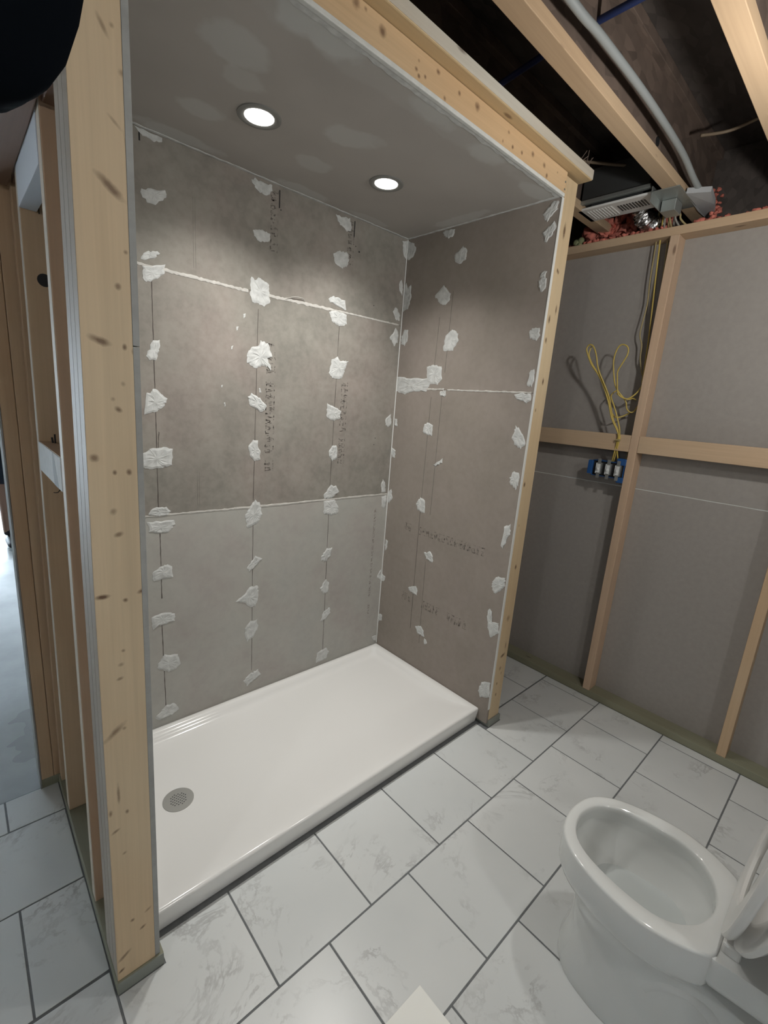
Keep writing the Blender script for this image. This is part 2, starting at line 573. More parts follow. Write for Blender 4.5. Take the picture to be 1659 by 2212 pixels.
# ---------------------------------------------------------------- the setting: floors
L = 1.524       # shower length
D = 0.781       # shower depth
H = 2.3505      # shower ceiling
PX, PY = 0.3255, 0.3223
X0 = -0.0110    # a joint of the odd rows
JW = 0.0056

floor = tag(obj('floor', box_bm((-4.4, -2.6, -0.12), (0.79, 0.805, -0.0016)), M['grout']), 'grey grouted bathroom floor of white veined square tiles', kind='structure')


def tile_mesh(w, d):
    bm = box_bm((-w / 2, -d / 2, -0.009), (w / 2, d / 2, 0.0), 0.0012)
    me = bpy.data.meshes.new('tile')
    bm.to_mesh(me)
    bm.free()
    me.materials.append(M['tile'])
    return me


cache = {}


def place_tile(x0, x1, y0, y1):
    if x1 - x0 < 0.012 or y1 - y0 < 0.012:
        return
    key = (round(x1 - x0, 4), round(y1 - y0, 4))
    if key not in cache:
        cache[key] = tile_mesh(*key)
    t = bpy.data.objects.new('tile', cache[key])
    COL.objects.link(t)
    t.parent = floor
    t.location = Vector(((x0 + x1) / 2, (y0 + y1) / 2, 0)) - worldloc(floor)
    if random.random() < .5 and abs(key[0] - round(PX - JW, 4)) < 1e-3 and abs(key[1] - round(PY - JW, 4)) < 1e-3:
        t.rotation_euler = (0, 0, math.pi)




def notched(pts):
    """a tile cut round the end of a wall"""
    bm = bmesh.new()
    top = [bm.verts.new((x, y, 0.0)) for x, y in pts]
    bot = [bm.verts.new((x, y, -0.009)) for x, y in pts]
    bm.faces.new(top)
    bm.faces.new(bot[::-1])
    n = len(pts)
    for k in range(n):
        bm.faces.new((bot[k], bot[(k + 1) % n], top[(k + 1) % n], top[k]))
    obj('tile', bm, M['tile'], floor, origin=(sum(p[0] for p in pts) / n, sum(p[1] for p in pts) / n, 0))


random.seed(4)
XE = 0.699      # face of the far wall's bottom plate
for r in range(-6, 3):
    y0, y1 = r * PY, (r + 1) * PY
    odd = (r % 2 != 0)
    base = X0 if odd else X0 + PX / 2
    for k in range(-9, 4):
        x0, x1 = base + k * PX, base + (k + 1) * PX
        a, b, c, d = x0 + JW / 2, x1 - JW / 2, y0 + JW / 2, y1 - JW / 2
        b = min(b, XE - 0.001)
        d = min(d, 0.800)
        if r == -1:
            d = y1 - 0.006
        if b <= a or x1 < -2.6:
            continue
        if r >= 0:
            # left of the stud wall, or right of the right wall; nothing under the pan
            if a < -1.640:
                place_tile(a, min(b, -1.640), c, d)
            if b > 0.118:
                place_tile(max(a, 0.118), b, c, d)
        elif r == -1:
            # notch round the ends of both walls
            if a < -1.640 and b <= -1.63:
                place_tile(a, b, c, d)
            elif a >= -1.645 and b < -1.29:
                notched(((a, c), (b, c), (b, d), (-1.521, d), (-1.521, -0.079), (a, -0.079)))
            elif a < 0.0 and b > 0.118:
                notched(((a, c), (b, c), (b, d), (0.114, d), (0.114, -0.063), (a, -0.063)))
            elif a >= -0.02 and a < 0.12:
                notched(((a, c), (b, c), (b, d), (0.114, d), (0.114, -0.063), (a, -0.063)))
            else:
                place_tile(a, b, c, d)
        else:
            place_tile(a, b, c, d)

hall = tag(obj('floor', box_bm((-6.0, 0.805, -0.16), (1.2, 6.4, -0.012)), M['concrete']), 'bare grey blue concrete slab of the next room', kind='structure')

# ---------------------------------------------------------------- patches of joint compound, seams, pencil lines
BACK_PATCHES = [[(-0.850,2.158),(-0.826,2.167),(-0.777,2.166),(-0.776,2.142),(-0.801,2.127),(-0.828,2.124),(-0.848,2.137)],
[(-1.268,1.960),(-1.254,1.976),(-1.213,1.989),(-1.204,1.986),(-1.218,1.969),(-1.247,1.953),(-1.267,1.950)],
[(-1.263,1.929),(-1.190,1.951),(-1.192,1.920),(-1.220,1.897),(-1.254,1.881),(-1.266,1.889)],
[(-0.860,1.987),(-0.841,1.979),(-0.819,1.992),(-0.780,1.977),(-0.776,1.941),(-0.772,1.903),(-0.802,1.886),(-0.852,1.892),(-0.861,1.924)],
[(-1.267,1.629),(-1.237,1.688),(-1.216,1.693),(-1.214,1.666),(-1.233,1.623),(-1.253,1.617)],
[(-0.875,1.689),(-0.845,1.722),(-0.825,1.722),(-0.815,1.748),(-0.781,1.741),(-0.756,1.690),(-0.777,1.680),(-0.760,1.634),(-0.792,1.651),(-0.834,1.635),(-0.872,1.651)],
[(-1.270,1.495),(-1.237,1.519),(-1.196,1.488),(-1.205,1.458),(-1.240,1.434),(-1.279,1.424)],
[(-0.868,1.513),(-0.850,1.528),(-0.819,1.516),(-0.780,1.486),(-0.789,1.459),(-0.810,1.453),(-0.858,1.477)],
[(-0.890,1.838),(-0.882,1.844),(-0.881,1.831),(-0.888,1.824)],
[(-0.919,1.787),(-0.910,1.790),(-0.914,1.775),(-0.921,1.771)],
[(-0.943,1.708),(-0.935,1.714),(-0.938,1.696),(-0.943,1.696)],
[(-0.985,1.552),(-0.978,1.555),(-0.981,1.543),(-0.986,1.543)],
[(-0.818,1.554),(-0.812,1.553),(-0.806,1.534),(-0.814,1.536)],
[(-0.974,1.482),(-0.967,1.484),(-0.967,1.469),(-0.972,1.468)],
[(-0.458,2.174),(-0.434,2.189),(-0.380,2.194),(-0.371,2.163),(-0.379,2.137),(-0.404,2.124),(-0.446,2.133)],
[(-0.478,1.978),(-0.447,1.996),(-0.382,1.987),(-0.373,1.946),(-0.412,1.952),(-0.465,1.966)],
[(-0.472,1.924),(-0.431,1.936),(-0.367,1.930),(-0.364,1.885),(-0.400,1.872),(-0.447,1.882)],
[(-0.440,1.718),(-0.404,1.730),(-0.390,1.713),(-0.342,1.719),(-0.359,1.675),(-0.377,1.631),(-0.431,1.631),(-0.455,1.649)],
[(-0.457,1.514),(-0.440,1.504),(-0.370,1.481),(-0.371,1.442),(-0.412,1.427),(-0.455,1.442)],
[(-0.041,2.138),(-0.027,2.159),(-0.011,2.128),(-0.010,2.085),(-0.028,2.098)],
[(-0.069,1.998),(-0.048,2.021),(-0.016,1.992),(-0.016,1.958),(-0.041,1.960)],
[(-0.075,1.866),(-0.040,1.921),(-0.019,1.902),(-0.017,1.858),(-0.038,1.827)],
[(-0.063,1.447),(-0.029,1.476),(-0.015,1.425),(-0.038,1.403),(-0.060,1.418)],
[(-0.036,2.337),(-0.005,2.345),(-0.002,2.257),(-0.025,2.273)],
[(-1.294,1.271),(-1.256,1.300),(-1.203,1.301),(-1.182,1.295),(-1.186,1.229),(-1.218,1.221),(-1.267,1.220),(-1.295,1.224)],
[(-0.863,1.312),(-0.840,1.331),(-0.821,1.329),(-0.818,1.297),(-0.806,1.282),(-0.807,1.244),(-0.836,1.238),(-0.857,1.263)],
[(-1.279,1.040),(-1.264,1.065),(-1.211,1.067),(-1.193,1.045),(-1.205,1.030),(-1.245,1.027)],
[(-1.283,1.011),(-1.182,1.006),(-1.181,0.992),(-1.205,0.962),(-1.248,0.959),(-1.278,0.972)],
[(-0.850,1.041),(-0.828,1.062),(-0.806,1.047),(-0.794,0.993),(-0.813,0.953),(-0.840,0.943),(-0.868,0.933),(-0.874,0.996)],
[(-1.274,0.794),(-1.248,0.818),(-1.211,0.826),(-1.194,0.807),(-1.195,0.768),(-1.271,0.762)],
[(-0.866,0.745),(-0.822,0.794),(-0.790,0.775),(-0.821,0.742),(-0.855,0.723)],
[(-0.920,0.585),(-0.876,0.614),(-0.848,0.647),(-0.811,0.641),(-0.803,0.591),(-0.819,0.543),(-0.847,0.538),(-0.881,0.576)],
[(-1.283,0.606),(-1.229,0.614),(-1.193,0.599),(-1.192,0.566),(-1.257,0.564),(-1.279,0.552)],
[(-0.875,0.436),(-0.847,0.469),(-0.812,0.465),(-0.805,0.421),(-0.831,0.381),(-0.866,0.359)],
[(-0.431,1.283),(-0.406,1.307),(-0.383,1.307),(-0.380,1.240),(-0.410,1.226),(-0.426,1.248)],
[(-0.452,1.057),(-0.407,1.104),(-0.371,1.095),(-0.355,1.064),(-0.403,1.034),(-0.442,1.038)],
[(-0.450,1.027),(-0.384,1.029),(-0.355,0.989),(-0.352,0.951),(-0.397,0.944),(-0.446,0.957)],
[(-0.447,0.727),(-0.414,0.768),(-0.382,0.763),(-0.384,0.724),(-0.418,0.691),(-0.446,0.700)],
[(-0.446,0.546),(-0.413,0.591),(-0.385,0.565),(-0.394,0.510),(-0.426,0.514)],
[(-0.431,0.351),(-0.420,0.402),(-0.375,0.419),(-0.370,0.389),(-0.399,0.355)],
[(-0.061,1.075),(-0.049,1.114),(-0.027,1.089),(-0.022,1.040),(-0.053,1.042)],
[(-0.048,1.018),(-0.009,1.019),(-0.012,0.957),(-0.026,0.941),(-0.042,0.960)],
[(-0.035,0.534),(-0.011,0.568),(-0.002,0.500),(-0.028,0.514)],
[(-0.048,0.136),(-0.009,0.138),(-0.002,0.102),(-0.029,0.107)],
[(-1.266,0.388),(-1.240,0.421),(-1.183,0.405),(-1.171,0.360),(-1.191,0.340),(-1.226,0.336),(-1.267,0.368)],
[(-1.289,0.133),(-1.260,0.155),(-1.236,0.179),(-1.201,0.171),(-1.184,0.135),(-1.214,0.120),(-1.273,0.115)],
[(-0.878,0.157),(-0.857,0.180),(-0.805,0.193),(-0.787,0.157),(-0.841,0.135),(-0.860,0.120)],
[(-0.448,0.164),(-0.382,0.177),(-0.366,0.145),(-0.383,0.107),(-0.449,0.100)],
[(-0.860,2.331),(-0.848,2.340),(-0.821,2.337),(-0.772,2.340),(-0.773,2.320),(-0.785,2.301),(-0.804,2.295),(-0.832,2.300),(-0.845,2.311)],
[(-0.453,2.334),(-0.425,2.331),(-0.375,2.337),(-0.365,2.307),(-0.367,2.285),(-0.392,2.282),(-0.422,2.294),(-0.448,2.313)],
[(-1.260,2.168),(-1.210,2.184),(-1.183,2.189),(-1.174,2.177),(-1.189,2.155),(-1.212,2.137),(-1.239,2.135),(-1.256,2.146)],
[(-1.273,2.345),(-1.187,2.344),(-1.187,2.332),(-1.210,2.323),(-1.253,2.331)]]
RIGHT_PATCHES = [[(0.779,2.345),(0.741,2.329),(0.717,2.299),(0.732,2.261),(0.767,2.253),(0.777,2.268)],
[(0.779,2.131),(0.770,2.145),(0.758,2.117),(0.732,2.130),(0.724,2.071),(0.742,2.018),(0.774,2.007),(0.779,2.050)],
[(0.772,1.882),(0.751,1.920),(0.725,1.911),(0.723,1.863),(0.745,1.836),(0.771,1.846)],
[(0.562,2.059),(0.507,2.103),(0.460,2.063),(0.462,2.026),(0.487,2.011),(0.517,2.019)],
[(0.468,1.868),(0.427,1.901),(0.390,1.879),(0.385,1.844),(0.410,1.804),(0.473,1.803)],
[(0.571,1.728),(0.522,1.736),(0.470,1.727),(0.462,1.669),(0.487,1.642),(0.556,1.646)],
[(0.779,1.676),(0.671,1.672),(0.544,1.671),(0.533,1.646),(0.559,1.607),(0.662,1.604),(0.710,1.588),(0.779,1.600)],
[(0.465,1.610),(0.429,1.616),(0.423,1.595),(0.436,1.584),(0.466,1.594)],
[(0.552,1.438),(0.523,1.452),(0.489,1.441),(0.491,1.387),(0.555,1.398)],
[(0.547,2.343),(0.472,2.342),(0.478,2.315),(0.504,2.305),(0.530,2.320)],
[(0.773,1.456),(0.755,1.452),(0.751,1.416),(0.768,1.414)],
[(0.463,1.242),(0.403,1.283),(0.402,1.262),(0.444,1.238)],
[(0.555,1.020),(0.529,1.056),(0.497,1.048),(0.486,0.978),(0.540,0.985)],
[(0.465,0.765),(0.422,0.785),(0.402,0.764),(0.397,0.728),(0.446,0.735)],
[(0.559,0.534),(0.502,0.562),(0.486,0.543),(0.488,0.509),(0.546,0.517)],
[(0.478,0.327),(0.443,0.346),(0.412,0.330),(0.405,0.295),(0.452,0.291)],
[(0.403,0.283),(0.387,0.282),(0.379,0.260),(0.399,0.251)],
[(0.779,1.294),(0.748,1.283),(0.750,1.236),(0.773,1.241)],
[(0.779,1.038),(0.758,1.059),(0.741,1.014),(0.766,0.976),(0.779,0.990)],
[(0.771,0.757),(0.749,0.754),(0.753,0.702),(0.770,0.688)],
[(0.779,0.543),(0.748,0.529),(0.755,0.500),(0.776,0.492)],
[(0.779,0.281),(0.749,0.285),(0.745,0.245),(0.773,0.233)],
[(0.012,1.479),(-0.007,1.466),(-0.042,1.422),(-0.046,1.398),(-0.027,1.384),(0.006,1.398),(0.023,1.427)],
[(0.007,1.250),(-0.009,1.281),(-0.036,1.282),(-0.042,1.233),(-0.029,1.203),(-0.000,1.226)],
[(0.001,1.025),(-0.029,1.046),(-0.036,1.002),(-0.017,0.957),(-0.007,0.924),(0.003,0.931)],
[(0.023,0.753),(0.001,0.782),(-0.043,0.793),(-0.046,0.749),(-0.017,0.715),(0.007,0.699),(0.022,0.725)],
[(0.027,0.594),(0.018,0.616),(0.004,0.603),(-0.003,0.555),(-0.041,0.564),(-0.050,0.517),(-0.007,0.473),(0.017,0.525)],
[(0.017,0.168),(0.009,0.228),(-0.042,0.247),(-0.050,0.168),(0.005,0.143)],
[(0.023,2.302),(-0.020,2.341),(-0.039,2.342),(-0.038,2.310),(0.001,2.272)],
[(0.012,2.238),(-0.032,2.268),(-0.042,2.250),(-0.033,2.224),(-0.008,2.198)],
[(-0.006,2.070),(-0.006,2.088),(-0.029,2.093),(-0.030,2.066)],
[(-0.001,2.059),(-0.013,2.069),(-0.037,2.063),(-0.037,2.025),(-0.019,2.013),(-0.005,2.035)],
[(0.013,1.863),(-0.002,1.880),(-0.038,1.875),(-0.039,1.848),(-0.029,1.827),(0.002,1.838)],
[(-0.014,1.650),(-0.019,1.713),(-0.040,1.713),(-0.041,1.644)],
[(0.040,1.609),(0.007,1.620),(-0.039,1.612),(-0.039,1.587),(-0.022,1.579),(0.025,1.590)],
[(0.462,2.224),(0.413,2.258),(0.389,2.240),(0.390,2.198),(0.422,2.183),(0.454,2.201)]]


def patch_bm(poly, plane, seed, h=0.0022):
    """irregular dab of compound: ragged outline, feathered edge, lumpy middle. plane = ('y', 0.781) or ('x', 0)"""
    rnd = random.Random(seed)
    pts = []
    n = len(poly)
    for i in range(n):
        a, b = Vector(poly[i]), Vector(poly[(i + 1) % n])
        ln = (b - a).length
        k = max(1, min(6, int(ln / 0.007)))
        for j in range(k):
            p = a.lerp(b, j / k)
            if ln > 0.008:
                p += Vector((rnd.uniform(-1, 1), rnd.uniform(-1, 1))) * min(0.0034, ln * 0.16)
            pts.append(p)
    c = sum(pts, Vector((0, 0))) / len(pts)
    bm = bmesh.new()

    def P(p, d):
        return bm.verts.new((p.x, plane[1] - d, p.y) if plane[0] == 'y' else (plane[1] - d, p.x, p.y))
    r0 = [P(p, -0.001) for p in pts]
    r1 = [P(p, h * 0.30) for p in pts]
    r2 = [P(c + (p - c) * 0.78, h * (0.8 + 0.4 * rnd.random())) for p in pts]
    r3 = [P(c + (p - c) * 0.38, h * (0.5 + 0.7 * rnd.random())) for p in pts]
    mid = P(c, h * 1.1)
    m_ = len(pts)
    for A, B in ((r0, r1), (r1, r2), (r2, r3)):
        for i in range(m_):
            bm.faces.new((A[i], A[(i + 1) % m_], B[(i + 1) % m_], B[i]))
    for i in range(m_):
        bm.faces.new((r3[i], r3[(i + 1) % m_], mid))
    return bm


def strip_bm(a, b, w, plane, depth=0.0012, seed=0, wob=0.35, n=40, sag=0.0):
    """ragged raised strip on a wall from a to b (wall coordinates u,z)"""
    rnd = random.Random(seed)
    a, b = Vector(a), Vector(b)
    d = (b - a).normalized()
    nrm = Vector((-d.y, d.x))
    bm = bmesh.new()
    rows = []
    for i in range(n + 1):
        t = i / n
        p = a.lerp(b, t) + nrm * sag * math.sin(t * math.pi)
        w1 = w * (0.5 + wob * rnd.uniform(-1, 1) * 0.5)
        w2 = w * (0.5 + wob * rnd.uniform(-1, 1) * 0.5)
        row = []
        for q, dd in ((p + nrm * w1, -0.001), (p + nrm * w1 * 0.8, depth * .7), (p, depth * rnd.uniform(.8, 1.2)), (p - nrm * w2 * .8, depth * .7), (p - nrm * w2, -0.001)):
            if plane[0] == 'y':
                row.append(bm.verts.new((q.x, plane[1] - dd, q.y)))
            elif plane[0] == 'x':
                row.append(bm.verts.new((plane[1] - dd, q.x, q.y)))
            else:
                row.append(bm.verts.new((q.x, q.y, plane[1] - dd)))
        rows.append(row)
    for A, B in zip(rows, rows[1:]):
        for k in range(4):
            bm.faces.new((A[k], A[k + 1], B[k + 1], B[k]))
    return bm


def print_bm(u0, u1, z0, z1, plane, seed, cell=0.026, slant=0.0):
    """worn, unreadable dot-matrix characters between u0..u1: thin ink strokes in a row of character cells"""
    rnd = random.Random(seed)
    bm = bmesh.new()
    n = max(1, int(abs(z1 - z0) / cell)) if plane[2] == 'v' else max(1, int(abs(u1 - u0) / cell))
    for i in range(n):
        if rnd.random() < 0.14:
            continue
        for _ in range(rnd.randint(10, 15)):
            # stroke in cell coordinates (s across text height 0..1, t along text 0..1)
            s, t = rnd.choice((0.02, 0.08, 0.5, 0.9, 0.97)), rnd.uniform(0.0, 0.7)
            if rnd.random() < 0.55:
                ds, dt = 0.07, rnd.uniform(0.12, 0.3)
            else:
                s = rnd.uniform(0, .6)
                ds, dt = rnd.uniform(0.15, 0.35), 0.09
            if plane[2] == 'v':
                a0, a1 = u0 + (u1 - u0) * s, u0 + (u1 - u0) * min(1, s + ds)
                b0 = z0 + (z1 - z0) * (i + t) / n
                b1 = z0 + (z1 - z0) * (i + t + dt) / n
            else:
                b0, b1 = z0 + (z1 - z0) * s, z0 + (z1 - z0) * min(1, s + ds)
                a0 = u0 + (u1 - u0) * (i + t) / n
                a1 = u0 + (u1 - u0) * (i + t + dt) / n
            lo = (min(a0, a1), min(b0, b1))
            hi = (max(a0, a1), max(b0, b1))
            if plane[0] == 'y':
                add_box(bm, (lo[0], plane[1] - 0.0004, lo[1]), (hi[0], plane[1] + 0.001, hi[1]))
            else:
                add_box(bm, (plane[1] - 0.0004, lo[0], lo[1]), (plane[1] + 0.001, hi[0], hi[1]))
    return bm


# ---------------------------------------------------------------- back wall
wall_back = empty('wall_back', (0, 0, 0))
tag(wall_back, 'rear shower wall of cement board spotted with dabs of joint compound', kind='structure')
CB = 0.0127
for i, (z0, z1, mt_) in enumerate(((0.02, 1.0295, 'cement_low'), (1.0305, 1.9345, 'cement_back'), (1.9355, 2.38, 'cement_back'))):
    b = obj('cement_board', box_bm((-L - 0.0127, D, z0), (0.0127, D + CB, z1), 0.0008), M[mt_], wall_back)
    if i == 0:
        tag(b, 'smooth pale grey cement board')
for k, x in enumerate((-1.52, -1.237, -0.835, -0.41, -0.02)):
    stud('stud', (x - 0.019, D + CB + .0005, 0.038), (x + 0.019, D + CB + 0.089, 2.44), M['wood_z'], wall_back)
stud('sole_plate', (-1.69, D + CB + .0005, 0.0), (0.10, D + CB + 0.089, 0.038), M['treated'], wall_back)
for i, P in enumerate(BACK_PATCHES):
    big = max(max(p[0] for p in P) - min(p[0] for p in P), max(p[1] for p in P) - min(p[1] for p in P)) > 0.025
    obj('plaster_patch', patch_bm(P, ('y', D), 100 + i, 0.0026 if big else 0.0012), M['compound'], wall_back)
for i, (a, b, w) in enumerate((((-1.50, 1.939), (-1.20, 1.934), .010), ((-1.20, 1.934), (-0.87, 1.930), .013), ((-.79, 1.930), (-.45, 1.935), .014), ((-.45, 1.935), (-.02, 1.938), .009))):
    obj('joint_seam', strip_bm(a, b, w, ('y', D), 0.0016, 7 + i), M['bead'], wall_back)
obj('joint_seam', strip_bm((-1.51, 1.036), (-.93, 1.030), .008, ('y', D), 0.0014, 21, .5), M['bead'], wall_back)
obj('joint_seam', strip_bm((-.93, 1.030), (-.01, 1.0285), .010, ('y', D), 0.0016, 22, .35), M['bead'], wall_back)
# loose sliver of tape
bm = bmesh.new()
add_tube(bm, smooth_path([(-.70, D - .001, 1.932), (-.67, D - .006, 1.946), (-.64, D - .008, 1.951), (-.615, D - .006, 1.951), (-.603, D - .003, 1.941)], 4), 0.0014, 5)
obj('tape_sliver', bm, M['bead'], wall_back)
# pencil lines over the stud centres
for i, (xa, xb, za, zb) in enumerate(((-1.236, -1.238, 1.905, 1.50), (-1.238, -1.241, 1.45, 1.06), (-1.238, -1.240, 0.99, .68), (-1.244, -1.239, .60, .12), (-1.229, -1.2405, 1.36, 1.22),
                                      (-.825, -.838, 1.87, 1.06), (-.838, -.837, .98, .20), (-.406, -.415, 1.88, 1.06), (-.414, -.409, .99, .14))):
    obj('pencil_line', strip_bm((xa, za), (xb, zb), .0034 if xa < -1.2 else .0028, ('y', D), 0.0004, 60 + i, .5, 24), M['ink'], wall_back)
# scored lines on the left board
for x in (-1.087, -1.079):
    for z0, z1 in ((1.06, 1.20), (1.965, 2.20)):
        obj('score_line', strip_bm((x, z0), (x, z1), .0010, ('y', D), 0.0003, 80, .6, 10), M['print'], wall_back)
for i, (u0, u1, z0, z1) in enumerate(((-.786, -.741, 1.19, 1.75), (-.375, -.335, 1.213, 1.62), (-.777, -.742, 2.10, 2.335), (-.382, -.346, 2.12, 2.335))):
    obj('stamped_print', print_bm(u0, u1, z0, z1, ('y', D, 'v'), 40 + i), M['print'], wall_back)
bm = bmesh.new()
for u, z0, z1 in ((-.737, 2.27, 2.335), (-.347, 2.27, 2.335), (-1.258, 2.31, 2.345)):
    add_box(bm, (u - .0025, D - .0004, z0), (u + .0025, D + .001, z1))
obj('ink_dash', bm, M['black'], wall_back)
bm = bmesh.new()
for u, z in ((-.312, 2.215), (-.73, 2.265), (-.334, 2.233), (-.129, 1.345), (-.135, 1.31), (-.20, 2.0)):
    add_disc(bm, (u, D - .0006, z), .004 if u == -.312 else .0025, .001, 10, 'y')
obj('dark_speck', bm, M['black'], wall_back)
# dark smudged print by the corner of the low board
obj('stamped_print', print_bm(-.095, -.082, .30, .96, ('y', D, 'v'), 77, .035), M['print_faint'], wall_back)

# the end of that wall, past the shower: two studs seen in the doorway and the hidden rest of the wall
J = []
for i, (x0, x1) in enumerate(((-1.689, -1.6505), (-1.6495, -1.612))):
    j = stud('stud', (x0, D + CB, 0.038), (x1, D + CB + 0.089, 2.44), M['wood_z2'], wall_back)
stud('edge_strip', (-1.6945, D + CB - 0.001, 0.0), (-1.6895, D + CB + 0.10, 2.44), M['board_edge'], wall_back, 0.0005)
obj('hall_drywall', box_bm((-1.689, D + CB + 0.09, 0.0), (0.79, D + CB + 0.1025, 2.44)), M['drywall'], wall_back)

# ---------------------------------------------------------------- right wall (cement board, end stud, plate)
YF = -0.052
wall_right = empty('wall_right', (0, 0, 0))
tag(wall_right, 'short right end wall of the shower with a pale end stud', kind='structure')
for z0, z1 in ((0.02, 1.6175), (1.6185, 2.3505)):
    obj('cement_board', box_bm((0.0, YF + .002, z0), (CB, D, z1), 0.0008), M['cement_right'], wall_right)
end_stud = stud('stud', (0.0145, YF, 0.036), (0.1020, YF + 0.038, 2.425), M['wood_right'], wall_right, origin=(0, 0, 0))
tag(end_stud, 'pale knotty end stud')
for y in (.30, .70):
    stud('stud', (0.0135, y, 0.036), (0.102, y + 0.038, 2.425), M['wood_z'], wall_right)
stud('sole_plate', (0.012, YF - .008, 0.0), (0.110, D, 0.036), M['treated_grey'], wall_right)
obj('corner_bead', box_bm((-0.0012, YF - .0005, 0.10), (0.0140, YF + .0021, 2.349), 0.0004), M['caulk'], wall_right)
for i, P in enumerate(RIGHT_PATCHES):
    big = max(max(p[0] for p in P) - min(p[0] for p in P), max(p[1] for p in P) - min(p[1] for p in P)) > 0.025
    obj('plaster_patch', patch_bm(P, ('x', 0.0), 300 + i, 0.0026 if big else 0.0012), M['compound'], wall_right)
obj('joint_seam', strip_bm((.77, 1.614), (.44, 1.620), .010, ('x', 0), 0.0016, 31, .4), M['bead'], wall_right)
obj('joint_seam', strip_bm((.42, 1.6185), (-.04, 1.620), .008, ('x', 0), 0.0014, 32, .4), M['bead'], wall_right)
for i, (a, b) in enumerate((((.445, 2.07), (.447, 1.70)), ((.4505, 1.60), (.4485, .98)), ((.448, .72), (.436, .24)), ((.515, 1.96), (.520, 1.66)), ((.5205, 1.58), (.521, 1.05)), ((.521, 1.02), (.512, .30)))):
    obj('pencil_line', strip_bm(a, b, .0030, ('x', 0), 0.0004, 90 + i, .4, 24), M['ink' if i == 5 else 'print'], wall_right)
obj('stamped_print', print_bm(.626, .082, .855, .897, ('x', 0, 'h'), 51), M['print_faint'], wall_right)
obj('stamped_print', print_bm(.604, .136, .450, .495, ('x', 0, 'h'), 52), M['print_faint'], wall_right)
# inside corner seal between back and right walls, and along the ceiling
obj('corner_seal', box_bm((-.0055, D - .0055, 0.086), (0.0, D, 2.349), 0.0025), M['caulk'], wall_back)
for z, ln in ((2.2, 'a'),):
    pass

# ---------------------------------------------------------------- left wall
wall_left = empty('wall_left', (-1.60, 0.0, 0.0))
tag(wall_left, 'open stud wall at the left end of the shower', kind='structure')
wl = wall_left
YL = -0.071


def ply_bm(x0, x1, y0, y1, z0, z1, shift=0.0055):
    """upright ply whose left edge draws in a little towards the top"""
    bm = bmesh.new()
    rows = []
    for z, dx in ((z0, 0.0), (1.15, 0.0), (2.0, shift), (z1, shift * 1.5)):
        rows.append([bm.verts.new(p) for p in ((x0 + dx, y0, z), (x1 + (dx if x1 < -1.6 else 0), y0, z), (x1 + (dx if x1 < -1.6 else 0), y1, z), (x0 + dx, y1, z))])
    for A, B in zip(rows, rows[1:]):
        for k in range(4):
            bm.faces.new((A[k], A[(k + 1) % 4], B[(k + 1) % 4], B[k]))
    bm.faces.new(rows[0][::-1])
    bm.faces.new(rows[-1])
    return bm


for i in range(3):
    y0 = YL + i * 0.0382
    s_ = obj('stud', ply_bm(-1.6345, -1.5457, y0, y0 + 0.0380, 0.040, 2.47), M['wood_hero' if i == 0 else 'wood_z'], wl, origin=(0, 0, 0) if i == 0 else None)
    if i == 0:
        tag(s_, 'broad pale yellow front stud with dark knots')
    obj('daylit_edge', ply_bm(-1.6352, -1.6340, y0 + (.001 if i == 0 else 0.0015), y0 + 0.0368, 0.042, 2.46), M['wood_daylit'], wl)  # thin grey skin, daylight on the left faces put into its colour
stud('stud', (-1.6330, .744, .040), (-1.547, .781, 2.44), M['wood_z2'], wl)
for i, y0 in enumerate((0.178, 0.578)):
    stud('stud', (-1.6345, y0, 0.040), (-1.5470, y0 + 0.038, 2.44), M['wood_z2'] if i else M['wood_pink'], wl)
    obj('daylit_pale_edge', box_bm((-1.6350, y0 + .001, 0.042), (-1.6340, y0 + 0.037, 2.43)), M['wood_white'], wl)  # paler skin paints the daylight on these left-facing edges
stud('sole_plate', (-1.6375, YL - .004, 0.0), (-1.525, 0.79, 0.0385), M['treated'], wl)
stud('plate_end', (-1.6370, YL - .0055, 0.0005), (-1.5255, YL - .0035, 0.038), M['treated_grey'], wl, .0004)
obj('cement_board', box_bm((-1.5453, YL + .001, 0.04), (-1.5330, D, 1.60), 0.0008), M['board_edge'], wl)
obj('cement_board', box_bm((-1.5453, YL - .001, 1.6015), (-1.5330, D, 2.349), 0.0008), M['board_edge'], wl)
stud('top_plate', (-1.6345, YL, 2.44), (-1.547, 0.79, 2.478), M['wood_y'], wl)
# painted white blocks between the studs
wb = obj('white_block', box_bm((-1.6365, 0.217, 1.262), (-1.598, 0.577, 1.345), .001), M['white_face'], wl)
tag(wb, 'white faced block of wood')
obj('block_top', box_bm((-1.634, 0.218, 1.3445), (-1.598, 0.576, 1.3462)), M['wood_y'], wl)
bm = bmesh.new()
vs = [bm.verts.new(p) for p in ((-1.6367, .335, 1.344), (-1.6367, .315, 1.343), (-1.6367, .265, 1.27), (-1.6367, .262, 1.262), (-1.6367, .325, 1.262), (-1.6367, .335, 1.30))]
bm.faces.new(vs)
r = bmesh.ops.extrude_face_region(bm, geom=bm.faces[:])
bmesh.ops.translate(bm, vec=(0.0006, 0, 0), verts=[v for v in r['geom'] if isinstance(v, bmesh.types.BMVert)])
obj('torn_paper', bm, mat('torn_grey_paper', (0.42, 0.44, 0.45), .8), wl)
wb = obj('white_block', box_bm((-1.6365, 0.217, 1.958), (-1.598, 0.577, 2.055), .001), mat('bluish_white_face', (0.66, 0.71, 0.78), .7), wl)
tag(wb, 'bluish white wooden block near the ceiling')
tag(obj('blur_board', box_bm((-1.6300, 0.075, 2.058), (-1.585, 0.76, 2.25), .003), M['blur_board'], wl), 'dark brown board standing in for blur near the lens')  # both boards are added, shaped after a brown blur beside the lens
